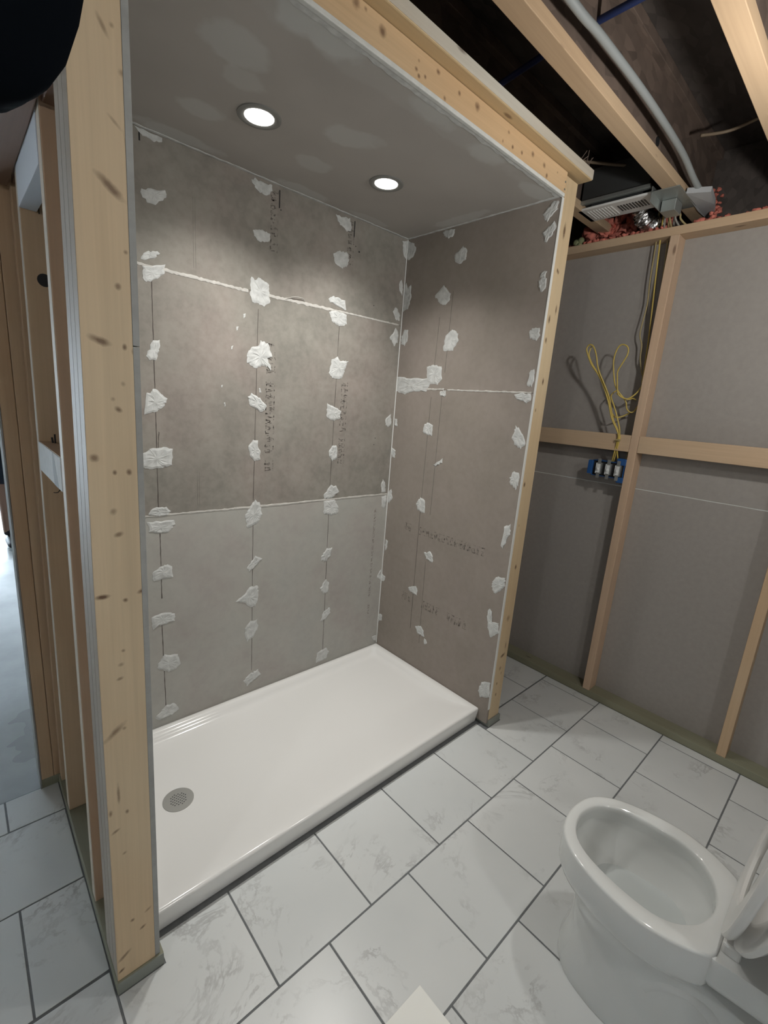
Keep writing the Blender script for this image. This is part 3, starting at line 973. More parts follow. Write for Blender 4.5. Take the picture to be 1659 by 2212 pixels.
tag(obj('blur_board', box_bm((-1.98, 0.075, 2.050), (-1.6385, 0.76, 2.072), .003), M['blur_board'], wl), 'dark brown board standing in for blur near the lens')
# cable hole with a black grommet in the middle stud, handwriting below
bm = bmesh.new()
add_disc(bm, (-1.592, 0.5765, 1.79), 0.017, 0.003, 18, 'y')
obj('bored_hole', bm, M['black'], wl)
bm = bmesh.new()
for a, b, c, d in ((-1.606, 2.005, -1.602, 2.007), (-1.606, 1.99, -1.604, 2.006), (-1.604, 1.99, -1.596, 1.993), (-1.598, 1.98, -1.596, 2.004), (-1.592, 1.985, -1.586, 1.988), (-1.592, 1.996, -1.586, 1.999), (-1.592, 1.985, -1.590, 1.999), (-1.588, 1.985, -1.586, 1.999), (-1.594, 1.955, -1.592, 1.982)):
    add_box(bm, (a, .5768, b), (c, .579, d))
obj('pencil_mark', bm, M['black'], wl)
bm = bmesh.new()
add_tube(bm, smooth_path([(-1.600, .50, 1.262), (-1.603, .47, 1.235), (-1.612, .46, 1.215), (-1.622, .47, 1.212)], 4), .0012, 5)
add_tube(bm, smooth_path([(-1.603, .40, 1.262), (-1.606, .40, 1.245), (-1.614, .41, 1.228)], 4), .0012, 5)
add_tube(bm, [(-1.603, .52, 1.345), (-1.603, .52, 1.372)], .0022, 6)
add_tube(bm, [(-1.607, .53, 1.345), (-1.609, .53, 1.362)], .0026, 6)
obj('wire_ends', bm, M['black'], wl)
wall_left.rotation_euler = (0, math.radians(0.50), 0)

# ---------------------------------------------------------------- shower ceiling and the bulkhead front
ceiling = obj('ceiling', box_bm((-L - .010, YF + 0.006, H), (0.0135, D + CB, H + 0.0127), 0.0008), M['ceiling'], origin=(0, 0, 0))
tag(ceiling, 'low grey drywall ceiling over the shower', kind='structure')
obj('drywall_edge', box_bm((-L - .02, YF - 0.006, H - 0.002), (0.004, YF + 0.0075, H + 0.010), 0.002), M['drywall_edge'], ceiling)
obj('corner_tape', strip_bm((-1.523, D - .006), (-.005, D - .006), .014, ('z', H), .0018, 41, .45, 60), M['compound'], ceiling)
obj('corner_tape', strip_bm((-.006, D - .01), (-.006, YF + .01), .014, ('z', H), .0018, 42, .45, 40), M['compound'], ceiling)
obj('corner_tape', strip_bm((-1.523, YF + .012), (-.005, YF + .012), .024, ('z', H), .0010, 43, .45, 60), M['compound'], ceiling)

wall_front = empty('wall_front', (0, YF, 2.35))
tag(wall_front, 'wooden bulkhead frame over the front of the shower', kind='structure')
tag(stud('header_board', (-1.5465, YF, 2.362), (0.0140, YF + 0.038, 2.4365), M['wood_header'], wall_front, origin=(0, 0, 0)), 'wide knotty header board')
stud('top_plate', (-1.70, YF - 0.040, 2.4375), (0.135, YF + 0.049, 2.4755), M['wood_gold'], wall_front, 0.004)
obj('plate_face', box_bm((-1.70, YF - 0.0412, 2.4405), (0.1345, YF - 0.0398, 2.473), .0004), M['wood_pale'], wall_front)
obj('plate_face', box_bm((0.1340, YF - 0.0380, 2.4405), (0.1362, YF + 0.047, 2.473), .0004), M['wood_pale'], wall_front)
bm = bmesh.new()
rnd = random.Random(5)
for k in range(14):
    x, y = 0.06 + rnd.uniform(-.03, .04), YF - .03 + rnd.uniform(-.01, .02)
    add_tube(bm, [(x, y, 2.475), (x + rnd.uniform(-.02, .02), y + rnd.uniform(-.02, .02), 2.475 + rnd.uniform(.01, .035))], 0.0012, 4)
tag(obj('splinters', bm, M['osb'], wall_front), kind='stuff')
bm = bmesh.new()
for x, z in ((.004, 2.40), (.004, 2.375)):
    add_disc(bm, (x, YF - .0025, z), .0035, .003, 8, 'y')
obj('nail', bm, M['galv'], wall_front)

# ---------------------------------------------------------------- far wall on the right
wall_far = empty('wall_far', (0.788, -0.3, 0.0))
tag(wall_far, 'framed far wall with grey drywall between its studs', kind='structure')
DX = 0.788
obj('drywall', box_bm((DX, -2.6, 1.200), (DX + 0.0127, 0.86, 2.41), .001), M['drywall'], wall_far)
obj('drywall', box_bm((DX, -2.6, 0.0), (DX + 0.0127, 0.86, 1.1965), .001), M['drywall'], wall_far)
obj('joint_seam', strip_bm((-2.5, 1.198), (.85, 1.198), .004, ('x', DX), .0008, 55, .6, 60), M['drywall_edge'], wall_far)
XF = 0.699
for i, y in enumerate((-1.49, -0.901, -0.2555, 0.385, 0.84)):
    stud('stud', (XF, y, 0.0385), (DX, y + 0.038, 2.374), M['wood_pink'] if i != 1 else M['wood_z2'], wall_far)
blk = ((-1.452, -0.901), (-0.863, -0.2555), (-0.2175, 0.385), (.423, .84))
for i, (y0, y1) in enumerate(blk):
    stud('blocking', (XF, y0 + .001, 1.385), (XF + 0.038, y1 - .001, 1.468), M['wood_y'], wall_far)
stud('sole_plate', (XF, -2.6, 0.0), (DX + .001, 0.86, 0.0385), M['treated'], wall_far)
stud('top_plate', (XF, -2.6, 2.374), (DX + .001, 0.86, 2.411), M['wood_y'], wall_far)

# ---------------------------------------------------------------- floor framing overhead
over = empty('ceiling', (0, 0, 2.48))
tag(over, 'dark open joist ceiling above the bathroom', kind='structure')
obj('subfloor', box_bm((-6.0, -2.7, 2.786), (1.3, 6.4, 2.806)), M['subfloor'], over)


def joist(y, full=True, pale=False):
    bm = bmesh.new()
    add_box(bm, (-4.4, y - .005, 2.515), (0.955, y + .005, 2.752))
    web = obj('joist', bm, M['osb'], over)
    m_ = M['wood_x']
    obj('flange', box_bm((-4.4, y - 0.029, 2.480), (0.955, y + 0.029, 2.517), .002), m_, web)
    obj('flange', box_bm((-4.4, y - 0.029, 2.750), (0.955, y + 0.029, 2.785), .002), M['osb'], web)  # darker than the lower flange to paint the shade up in the recess
    return web


for y in (-2.25, -1.85, -1.45, -1.045, -0.6325, -0.262, 0.145, 0.552):
    joist(y)
# hole and stamp on the near web
bm = bmesh.new()
add_disc(bm, (0.245, -0.2695, 2.560), 0.016, 0.003, 16, 'y')
obj('knockout', bm, M['black'], over)
obj('rim_board', box_bm((0.957, -2.6, 2.411), (0.985, 0.86, 2.785)), M['subfloor'], over)
obj('sill_board', box_bm((DX + 0.002, -2.6, 2.411), (0.957, 0.86, 2.440)), M['subfloor'], over)

# unseen room shell
for nm, lo, hi in (('wall_near', (-6.0, -2.7, -0.1), (1.3, -2.6, 2.786)), ('wall_side', (-4.5, -2.6, -0.1), (-4.4, 0.80, 2.786)),
                   ('wall_outer', (1.2, -2.6, -0.1), (1.3, 6.4, 2.786)), ('wall_hall', (-6.1, 0.80, -0.1), (-6.0, 6.4, 2.786)), ('wall_return', (-6.0, .70, -.1), (-4.4, .80, 2.786))):
    tag(obj(nm, box_bm(lo, hi), M['outer_wall']), 'plain painted wall outside the picture', kind='structure')
# far end of the next room with a wide unseen glazed opening, added for daylight
end = obj('wall_end', box_bm((-6.0, 6.3, 2.15), (1.2, 6.4, 2.786)), M['outer_wall'])
tag(end, 'end wall of the next room around the added glass door', kind='structure')
obj('wall_panel', box_bm((-6.0, 6.3, -0.1), (-4.2, 6.4, 2.15)), M['outer_wall'], end)
obj('wall_panel', box_bm((-0.2, 6.3, -0.1), (1.2, 6.4, 2.15)), M['outer_wall'], end)
door = empty('door_1', (-2.2, 6.35, 0))
tag(door, 'unseen glazed patio door added for the bluish daylight', kind='structure')
for x in (-4.2, -2.25, -0.27):
    obj('door_frame', box_bm((x, 6.32, -0.01), (x + .07, 6.38, 2.15)), M['plastic_white'], door)
obj('door_frame', box_bm((-4.13, 6.32, 2.08), (-.27, 6.38, 2.15)), M['plastic_white'], door)
glass = mat('door_glass', (1, 1, 1), 0.0)
glass.node_tree.nodes['Principled BSDF'].inputs['Transmission Weight'].default_value = 1.0
glass.node_tree.nodes['Principled BSDF'].inputs['IOR'].default_value = 1.02
for x0, x1 in ((-4.13, -2.25), (-2.18, -.27)):
    obj('pane', box_bm((x0, 6.345, -0.01), (x1, 6.351, 2.08)), glass, door)

# ---------------------------------------------------------------- shower pan


def rrect(x0, x1, y0, y1, r, n=6):
    out = []
    for cx, cy, a0 in ((x1 - r, y1 - r, 0), (x0 + r, y1 - r, 90), (x0 + r, y0 + r, 180), (x1 - r, y0 + r, 270)):
        for k in range(n + 1):
            a = math.radians(a0 + 90 * k / n)
            out.append((cx + r * math.cos(a), cy + r * math.sin(a)))
    return out


def loft(bm, rings, close_last=None, close_first=False):
    V = [[bm.verts.new(p) for p in r] for r in rings]
    n = len(V[0])
    for A, B in zip(V, V[1:]):
        for k in range(n):
            bm.faces.new((A[k], A[(k + 1) % n], B[(k + 1) % n], B[k]))
    if close_last is not None:
        c = bm.verts.new(close_last)
        for k in range(n):
            bm.faces.new((V[-1][k], V[-1][(k + 1) % n], c))
    if close_first:
        bm.faces.new(V[0][::-1])
    return V


DR = (-1.325, 0.392)
hp = 0.085
bm = bmesh.new()
rings = []


def ring(x0, x1, y0, y1, r, z, zf=None):
    return [(x, y, z if zf is None else zf(x, y)) for x, y in rrect(x0, x1, y0, y1, r)]


rings.append(ring(-L + .001, -.001, .012, D - .001, .004, 0.002))
rings.append(ring(-L + .001, -.001, .000, D - .001, .004, hp - .010))
rings.append(ring(-L + .003, -.003, .0025, D - .003, .006, hp - .003))
rings.append(ring(-L + .009, -.008, .009, D - .006, .008, hp))
rings.append(ring(-L + .026, -.040, .030, D - .024, .02, hp - .001))
rings.append(ring(-L + .031, -.046, .060, D - .030, .022, 0, lambda x, y: hp - .004 - (.003 if y < .1 else 0)))
rings.append(ring(-L + .038, -.056, .110, D - .042, .03, 0, lambda x, y: hp - (.018 if y < .2 else .020)))


def fz(x, y):
    d = math.hypot(x - DR[0], y - DR[1])
    return 0.0400 + 0.014 * min(1, d / 1.3)


rings.append(ring(-L + .052, -.066, .175, D - .054, .04, 0, lambda x, y: fz(x, y) + (.008 if y < .25 else .002)))
rings.append(ring(-L + .075, -.090, .230, D - .077, .05, 0, fz))
n_ = len(rings[-1])
for t in (0.7, 0.4, 0.2):
    rings.append([(DR[0] + (x - DR[0]) * t, DR[1] + (y - DR[1]) * t, fz(DR[0] + (x - DR[0]) * t, DR[1] + (y - DR[1]) * t)) for x, y, z in rings[8]])
# blend into a round drain recess
last = []
for x, y, z in rings[8]:
    a = math.atan2(y - DR[1], x - DR[0])
    last.append((DR[0] + .0545 * math.cos(a), DR[1] + .0545 * math.sin(a), 0.0404))
rings.append(last)
rings.append([(x, y, 0.0393) for x, y, z in last])
loft(bm, rings, close_last=(DR[0], DR[1], 0.0393))
pan = obj('shower_pan', bm, M['acrylic'])
auto_smooth(pan, 50)
tag(pan, 'white glossy low shower pan between the cement board walls', 'shower pan')
# drain cover: disc with a grid of square holes
bm = bmesh.new()
R0 = 0.0535
holes = set()
N_ = 24
st = 2 * R0 / N_
rr = []
# disc rim
add_disc(bm, (DR[0], DR[1], 0.0393), R0, 0.0040, 48)
cover = obj('drain_cover', bm, M['steel'], pan)
auto_smooth(cover, 30)
bm = bmesh.new()
for i in range(-3, 4):
    for j in range(-3, 4):
        u, v = i * .0088, j * .0088
        if math.hypot(u, v) > .0285:
            continue
        ca, sa = math.cos(.5), math.sin(.5)
        cx, cy = DR[0] + u * ca - v * sa, DR[1] + u * sa + v * ca
        w = .0021
        q = [(cx + (a * ca - b * sa) * w, cy + (a * sa + b * ca) * w) for a, b in ((-1, -1), (1, -1), (1, 1), (-1, 1))]
        lo = [bm.verts.new((x, y, .0431)) for x, y in q]
        hi = [bm.verts.new((x, y, .04345)) for x, y in q]
        bm.faces.new(hi)
        for k in range(4):
            bm.faces.new((lo[k], lo[(k + 1) % 4], hi[(k + 1) % 4], hi[k]))
obj('drain_slots', bm, M['dark_metal'], cover)

# ---------------------------------------------------------------- recessed lights
for i, (x, y) in enumerate(((-1.022, .411), (-.487, .418))):
    t = empty('recessed_light', (x, y, H))
    tag(t, ('round recessed ceiling light nearer the left stud wall', 'round recessed ceiling light nearer the corner of the shower')[i], 'ceiling light', 'recessed lights in the shower ceiling')
    bm = bmesh.new()
    n = 40
    prof = [(.066, 0.001), (.066, -.0030), (.060, -.0050), (.047, -.0040), (.0425, .0)]
    V = [[bm.verts.new((x + r * math.cos(2 * math.pi * k / n), y + r * math.sin(2 * math.pi * k / n), H + z)) for k in range(n)] for r, z in prof]
    for A, B in zip(V, V[1:]):
        for k in range(n):
            bm.faces.new((A[k], A[(k + 1) % n], B[(k + 1) % n], B[k]))
    o = obj('trim_ring', bm, M['lamp_trim'], t)
    auto_smooth(o, 40)
    bm = bmesh.new()
    add_disc(bm, (x, y, H - .0030), .0435, .004, 40)
    o = obj('lens', bm, M['lamp_face'], t)
    l_ = lamp('can_light', 'SPOT', (0, 0, -0.012), CAN_W, (1.0, 0.975, 0.93), 0.042, spot=math.radians(128), blend=1.0)
    l_.parent = t

# ---------------------------------------------------------------- toilet
TX = -0.549


def egg(prof, z, n=64, y_front=-0.695):
    """closed ring from half profile [(d, hx)] measured back from the bowl's front"""
    right = [Vector((TX + hx, y_front - d)) for d, hx in prof]
    left = [Vector((TX - hx, y_front - d)) for d, hx in prof][::-1]
    pts = right + left
    if (pts[0] - pts[-1]).length < 1e-6:
        pts = pts[:-1]
    m_ = len(right)
    if prof[-1][1] < 1e-6:
        pts = right + left[1:-1]
    # smooth closed resample
    P = pts
    k = len(P)
    dense = []
    for i in range(k):
        p0, p1, p2, p3 = P[i - 1], P[i], P[(i + 1) % k], P[(i + 2) % k]
        for q in range(8):
            t = q / 8
            dense.append(0.5 * ((2 * p1) + (p2 - p0) * t + (2 * p0 - 5 * p1 + 4 * p2 - p3) * t * t + (3 * p1 - p0 - 3 * p2 + p3) * t ** 3))
    cum = [0]
    for i in range(len(dense)):
        cum.append(cum[-1] + (dense[(i + 1) % len(dense)] - dense[i]).length)
    out = []
    j = 0
    for i in range(n):
        s = cum[-1] * i / n
        while cum[j + 1] < s:
            j += 1
        f = (s - cum[j]) / max(1e-9, cum[j + 1] - cum[j])
        p = dense[j].lerp(dense[(j + 1) % len(dense)], f)
        out.append((p.x, p.y, z))
    return out


OUT = [(0, 0), (.008, .060), (.028, .104), (.07, .142), (.13, .168), (.20, .183), (.26, .186), (.32, .172), (.362, .153), (.386, .137), (.395, .128), (.398, .060), (.398, 0)]
INN = [(.030, 0), (.038, .045), (.058, .082), (.10, .112), (.16, .130), (.22, .138), (.27, .136), (.31, .118), (.345, .080), (.362, .035), (.366, 0)]


def scl(prof, s, y0, sy=None, shift=0):
    sy = s if sy is None else sy
    return [(y0 + (d - y0) * sy + shift, hx * s) for d, hx in prof]


toilet = empty('toilet', (TX, -0.9, 0))
tag(toilet, 'white glossy toilet with raised seat beside the tiled walkway', 'toilet')
bm = bmesh.new()
rings = []
TAIL = [(.44, .118), (.52, .108), (.60, .110), (.66, .112), (.665, .06), (.665, 0)]
for z, f0, ws in ((0.001, .048, .158), (.030, .046, .158), (.10, .060, .146), (.19, .065, .140), (.262, .062, .140)):
    rings.append(egg([(f0, 0), (f0 + .010, ws * .42), (f0 + .035, ws * .70), (f0 + .085, ws * .90), (f0 + .165, ws), (.34, ws * .95)] + (TAIL if z < .15 else [(.42, .110), (.48, .098), (.50, .06), (.502, 0)]), z))
rings.append(egg(scl(OUT, .90, .22), 0.280))
rings.append(egg(scl(OUT, .965, .2), 0.292))
rings.append(egg(scl(OUT, .995, .2), 0.308))
rings.append(egg(OUT, 0.345))
rings.append(egg(OUT, 0.387))
rings.append(egg(scl(OUT, .990, .2), 0.3925))
rings.append(egg(scl(OUT, .965, .2), 0.394))
rings.append(egg(scl(INN, 1.03, .2), 0.394))
rings.append(egg(INN, 0.389))
rings.append(egg(INN, 0.376))
rings.append(egg([(d, hx + .003) for d, hx in INN], 0.350))
rings.append(egg([(d, hx + .003) if hx > 0 else (d, 0) for d, hx in INN], 0.344))
rings.append(egg([(d + .002, hx - .001) if hx > 0 else (d, 0) for d, hx in INN], 0.334))
INc = .22


def bowl(s, z, sh=0.0):
    return egg([(INc + (d - INc) * s + sh, hx * s) for d, hx in INN], z)


rings += [bowl(.95, .310), bowl(.86, .272, .002), bowl(.74, .240, .006), bowl(.58, .212, .012), bowl(.42, .180, .02), bowl(.25, .140, .03)]
loft(bm, rings, close_last=(TX, -0.695 - INc - .05, 0.125), close_first=True)
o = obj('bowl', bm, M['porcelain'], toilet)
auto_smooth(o, 60)
bm = bmesh.new()
DK = [(.372, 0), (.374, .10), (.380, .134), (.43, .130), (.48, .124), (.54, .122), (.62, .140), (.70, .160), (.735, .160), (.742, .10), (.742, 0)]
loft(bm, [egg(scl(DK, .80, .55), .300), egg(scl(DK, .95, .55), .312), egg(DK, .330), egg(DK, .383), egg(scl(DK, .985, .55), .389), egg(scl(DK, .5, .55), .390)], close_last=(TX, -.695 - .55, .390), close_first=True)
o = obj('rear_deck', bm, M['porcelain'], toilet)
auto_smooth(o, 50)
# the rear deck beyond the rim is the same casting; hinge caps and bolt caps
bm = bmesh.new()
loft(bm, [egg([(INc + (d - INc) * s + .006, hx * s) for d, hx in INN], z) for s, z in ((.735, .2385), (.60, .2388))], close_last=(TX, -.695 - INc - .008, .2390))
obj('water', bm, M['water'], toilet, smooth=True)
for x in (TX - .085, TX + .085):
    bm = bmesh.new()
    add_box(bm, (x - .016, -1.128, .386), (x + .016, -1.092, .416), .006)
    obj('hinge', bm, M['plastic_white'], toilet)
# trapway relief on the side of the pedestal
bm = bmesh.new()
add_tube(bm, smooth_path([(TX - .100, -.96, .03), (TX - .108, -.97, .14), (TX - .104, -1.01, .215), (TX - .092, -1.07, .235), (TX - .080, -1.13, .19), (TX - .078, -1.19, .08)], 5), lambda t: .036 * (1 - .5 * abs(t - .5)), 14)
o = obj('trapway', bm, M['porcelain'], toilet, smooth=True)
for s in (-1, 1):
    bm = bmesh.new()
    add_disc(bm, (TX + s * .120, -1.02, .0), .018, .022, 16)
    obj('bolt_cap', bm, M['plastic_white'], toilet)


def flat_ring(outer, inner, th, n=64):
    """seat ring in its own plane: coordinates (u across, v along from the hinge, w thickness)"""
    bm = bmesh.new()
    return bm


HY, HZ = -1.080, 0.408
SEAT = [(0, 0), (.008, .058), (.028, .100), (.068, .138), (.125, .168), (.195, .184), (.27, .182), (.33, .162), (.38, .125), (.405, .085), (.410, .04), (.410, 0)]
SIN = [(.055, 0), (.062, .045), (.085, .078), (.12, .103), (.175, .122), (.22, .124), (.27, .115), (.31, .092), (.33, .06), (.338, .03), (.340, 0)]


def raise_ring(prof, w, ang):
    """closed outline lying on the bowl (z = w above hinge) turned up about the hinge by ang degrees"""
    out = []
    a = math.radians(ang)
    for x, y, z in egg(prof, 0, 64, 0.0):
        v = .425 + y          # distance forward of the hinge
        # lying: (x, HY+v, HZ+w); rotated about the x axis through the hinge
        out.append((x, HY + v * math.cos(a) - w * math.sin(a), HZ + v * math.sin(a) + w * math.cos(a)))
    return out


ang = 98
bm = bmesh.new()
A = [raise_ring(scl(SEAT, .985, .2), .000, ang), raise_ring(SEAT, .004, ang), raise_ring(SEAT, .013, ang), raise_ring(scl(SEAT, .97, .2), .019, ang), raise_ring(scl(SIN, 1.06, .2), .017, ang), raise_ring(SIN, .010, ang), raise_ring(SIN, .003, ang), raise_ring(scl(SIN, 1.04, .2), .000, ang)]
V = loft(bm, A)
n = len(V[0])
for k in range(n):
    bm.faces.new((V[-1][k], V[-1][(k + 1) % n], V[0][(k + 1) % n], V[0][k]))
o = obj('seat', bm, M['plastic_white'], toilet)
auto_smooth(o, 50)
bm = bmesh.new()
a2 = ang + 9
c_in = (TX, HY + .22 * math.cos(math.radians(a2)) - .024 * math.sin(math.radians(a2)), HZ + .22 * math.sin(math.radians(a2)) + .024 * math.cos(math.radians(a2)))
V = loft(bm, [raise_ring(scl(SEAT, .98, .2), .022, a2), raise_ring(scl(SEAT, 1.01, .2), .025, a2), raise_ring(scl(SEAT, 1.01, .2), .036, a2), raise_ring(scl(SEAT, .96, .2), .042, a2), raise_ring(scl(SEAT, .5, .2), .045, a2)])
bm.faces.new(V[0][::-1])
bm.faces.new(V[-1])
o = obj('lid', bm, M['plastic_white'], toilet)
auto_smooth(o, 50)
bm = bmesh.new()
add_box(bm, (TX - .20, -1.43, .405), (TX + .20, -1.245, .76), .022)
o = obj('tank', bm, M['porcelain'], toilet)
auto_smooth(o, 50)
bm = bmesh.new()
add_box(bm, (TX - .21, -1.44, .7605), (TX + .21, -1.235, .79), .010)
o = obj('tank_lid', bm, M['porcelain'], toilet)
auto_smooth(o, 50)

# ---------------------------------------------------------------- white sheet lying on the floor at the lower edge
bm = bmesh.new()
vs = [(-1.023, -.563), (-1.245, -.561), (-1.242, -.86), (-1.020, -.862)]
lo = [bm.verts.new((x, y, .0006)) for x, y in vs]
hi = [bm.verts.new((x, y, .0052)) for x, y in vs]
bm.faces.new(hi)
bm.faces.new(lo[::-1])
for k in range(4):
    bm.faces.new((lo[k], lo[(k + 1) % 4], hi[(k + 1) % 4], hi[k]))
tag(obj('cardboard_sheet', bm, M['sheet']), 'plain off-white sheet corner lying flat on the tiles', 'sheet')

# ---------------------------------------------------------------- switch box
sb = empty('switch_box', (.735, -.14, 1.25))
tag(sb, 'blue three-gang switch box mounted on the far wall stud', 'switch box')
bx0, bx1, by0, by1, bz0, bz1 = .692, .765, -.2145, -.052, 1.243, 1.325
bm = bmesh.new()
t_ = .003
add_box(bm, (bx1 - t_, by0, bz0), (bx1, by1, bz1))
add_box(bm, (bx0 + .004, by0, bz0), (bx1, by1, bz0 + t_))
add_box(bm, (bx0 + .004, by0, bz1 - t_), (bx1, by1, bz1))
add_box(bm, (bx0 + .004, by0, bz0), (bx1, by0 + t_, bz1))
add_box(bm, (bx0 + .004, by1 - t_, bz0), (bx1, by1, bz1))
obj('shell', bm, M['blue'], sb)
obj('end_flange', box_bm((bx0 - .001, by1 - .002, bz0 + .006), (bx0 + .030, by1 + .022, bz1 - .004), .002), M['blue'], sb)
obj('nail_bracket', box_bm((bx0 + .003, by0 - .004, bz1 - .012), (bx0 + .035, by0 + .042, bz1 + .022), .003), M['blue'], sb)
obj('nail_bracket', box_bm((bx0 + .003, by0 - .004, bz0 - .020), (bx0 + .035, by0 + .030, bz0 + .008), .003), M['blue'], sb)
obj('cavity', box_bm((bx0 + .012, by0 + .004, bz0 + .004), (bx0 + .016, by1 - .004, bz1 - .004)), M['black'], sb)
for i in range(3):
    cy = -.190 + i * .0485 + .003
    o = obj('switch', box_bm((bx0 - .006, cy - .0130, bz0 + .012), (bx0 + .020, cy + .0130, bz1 - .012), .0015), M['strap_grey'], sb)
    tag(o, 'grey switch body with a white toggle plate')
    obj('yoke', box_bm((bx0 - .0045, cy - .0085, bz0 - .010), (bx0 - .0030, cy + .0085, bz1 + .010), .0004), M['strap_grey'], o)
    obj('plate', box_bm((bx0 - .010, cy - .0080, bz0 + .018), (bx0 - .006, cy + .0080, bz1 - .018), .001), M['switch_white'], o)
    obj('plate', box_bm((bx0 - .009, cy + .0100, bz0 + .014), (bx0 - .004, cy + .0135, bz1 - .014), .0005), M['switch_white'], o)
    obj('toggle', box_bm((bx0 - .020, cy - .0035, bz0 + .034), (bx0 - .010, cy + .0035, bz0 + .047), .001), M['switch_white'], o)

# ---------------------------------------------------------------- cables
LOOPL = [(0.735, -0.131, 1.308), (0.705, -0.149, 1.383), (0.690, -0.158, 1.434), (0.69, -0.155, 1.472), (0.685, -0.112, 1.544), (0.675, -0.087, 1.618), (0.665, -0.054, 1.694), (0.655, -0.021, 1.752), (0.645, 0.023, 1.807), (0.64, 0.05, 1.859), (0.637, 0.057, 1.884), (0.635, 0.043, 1.902), (0.637, 0.023, 1.891), (0.64, 0.003, 1.85), (0.645, -0.009, 1.803), (0.65, -0.028, 1.759), (0.66, -0.064, 1.694), (0.675, -0.089, 1.636), (0.685, -0.095, 1.592), (0.7, -0.111, 1.56), (0.72, -0.119, 1.551), (0.74, -0.141, 1.558), (0.75, -0.167, 1.577)]
LOOPM = [(0.735, -0.169, 1.314), (0.705, -0.161, 1.384), (0.690, -0.163, 1.434), (0.69, -0.16, 1.487), (0.688, -0.132, 1.561), (0.688, -0.11, 1.608), (0.69, -0.093, 1.637), (0.7, -0.082, 1.656), (0.73, -0.078, 1.673), (0.76, -0.079, 1.687)]
LOOPR = [(0.73, -0.209, 1.714), (0.725, -0.199, 1.685), (0.715, -0.182, 1.66), (0.705, -0.16, 1.645), (0.695, -0.132, 1.654), (0.69, -0.115, 1.676), (0.68, -0.105, 1.741), (0.675, -0.103, 1.777), (0.67, -0.12, 1.812), (0.665, -0.139, 1.854), (0.66, -0.137, 1.885), (0.66, -0.114, 1.9), (0.66, -0.094, 1.893), (0.665, -0.08, 1.862), (0.67, -0.076, 1.82), (0.68, -0.086, 1.755), (0.69, -0.098, 1.708), (0.7, -0.12, 1.673), (0.71, -0.142, 1.648), (0.715, -0.156, 1.627), (0.72, -0.163, 1.598), (0.73, -0.179, 1.581), (0.74, -0.194, 1.589), (0.75, -0.205, 1.624)]
FEED1 = [(.735, -.150, 2.60), (0.735, -0.158, 2.45), (0.735, -0.164, 2.363), (0.735, -0.176, 2.198), (0.735, -0.195, 1.959), (0.733, -0.201, 1.861), (0.731, -0.205, 1.79), (0.73, -0.207, 1.732), (0.73, -0.209, 1.714)]
FEED2 = [(.745, -.125, 2.60), (0.745, -0.135, 2.45), (0.745, -0.143, 2.368), (0.745, -0.148, 2.203), (0.745, -0.156, 2.094), (0.74, -0.150, 1.965), (0.74, -0.168, 1.908), (0.745, -0.171, 1.849), (0.75, -0.179, 1.81), (0.76, -0.191, 1.764)]
FEED3 = [(.755, -.165, 2.60), (0.755, -0.178, 2.45), (0.755, -0.190, 2.367), (0.755, -0.200, 2.201), (0.755, -0.209, 1.962), (0.757, -0.212, 1.792), (0.757, -0.210, 1.639), (0.757, -0.205, 1.469), (0.757, -0.199, 1.41), (0.75, -0.196, 1.352), (.745, -.194, 1.31)]
FEED4 = [(.765, -.185, 2.60), (.768, -.196, 2.45), (.768, -.203, 2.367), (.768, -.207, 2.0), (.770, -.209, 1.7), (.771, -.2095, 1.50)]


def cable(path, r, material, label, group=None, sub=5):
    bm = bmesh.new()
    add_tube(bm, smooth_path(path, sub), r, 7)
    o = obj('electrical_cable', bm, material, smooth=True)
    tag(o, label, 'cable', group)
    return o


cable(LOOPL, .0036, M['yellow'], 'yellow cable looped tall to the left above the blue box')
cable([(x + .004, y - .007, z - .004) for x, y, z in LOOPL[:10]] + [(.650, .040, 1.895)], .0030, M['yellow'], 'yellow cable running alongside the left tall loop')
cable(LOOPM, .0036, M['yellow'], 'short yellow cable rising from the blue box toward the drywall')
c_ = cable(list(FEED1[:-1]) + LOOPR, .0034, M['yellow'], 'yellow cable coming down the stud and ending in the right loop')
cable(FEED2, .0034, M['dull_yellow'], 'dull cable hanging farthest left of the stud')
cable(FEED3, .0036, M['dull_yellow'], 'cable stapled along the stud down to the blue box')
cable(FEED4, .0040, M['grey_cable'], 'greyish cable tight against the stud and drywall')
bm = bmesh.new()
add_tube(bm, smooth_path([(.695, -.110, 1.668), (0.7, -0.142, 1.651), (0.705, -0.167, 1.642), (0.72, -0.182, 1.649), (0.74, -0.191, 1.643)], 5), .0030, 6)
tag(obj('electrical_cable', bm, M['yellow'], smooth=True), 'short yellow cable curl at the foot of the right loop', 'cable')
bm = bmesh.new()
add_tube(bm, [(.680, -.153, 1.438), (.680, -.168, 1.438)], .0022, 6)
add_tube(bm, [(.686, -.150, 1.438), (.686, -.171, 1.438)], .0060, 10)
tag(obj('cable_tie', bm, M['dull_yellow']), 'small tie binding the yellow cables at the blocking', 'tie')

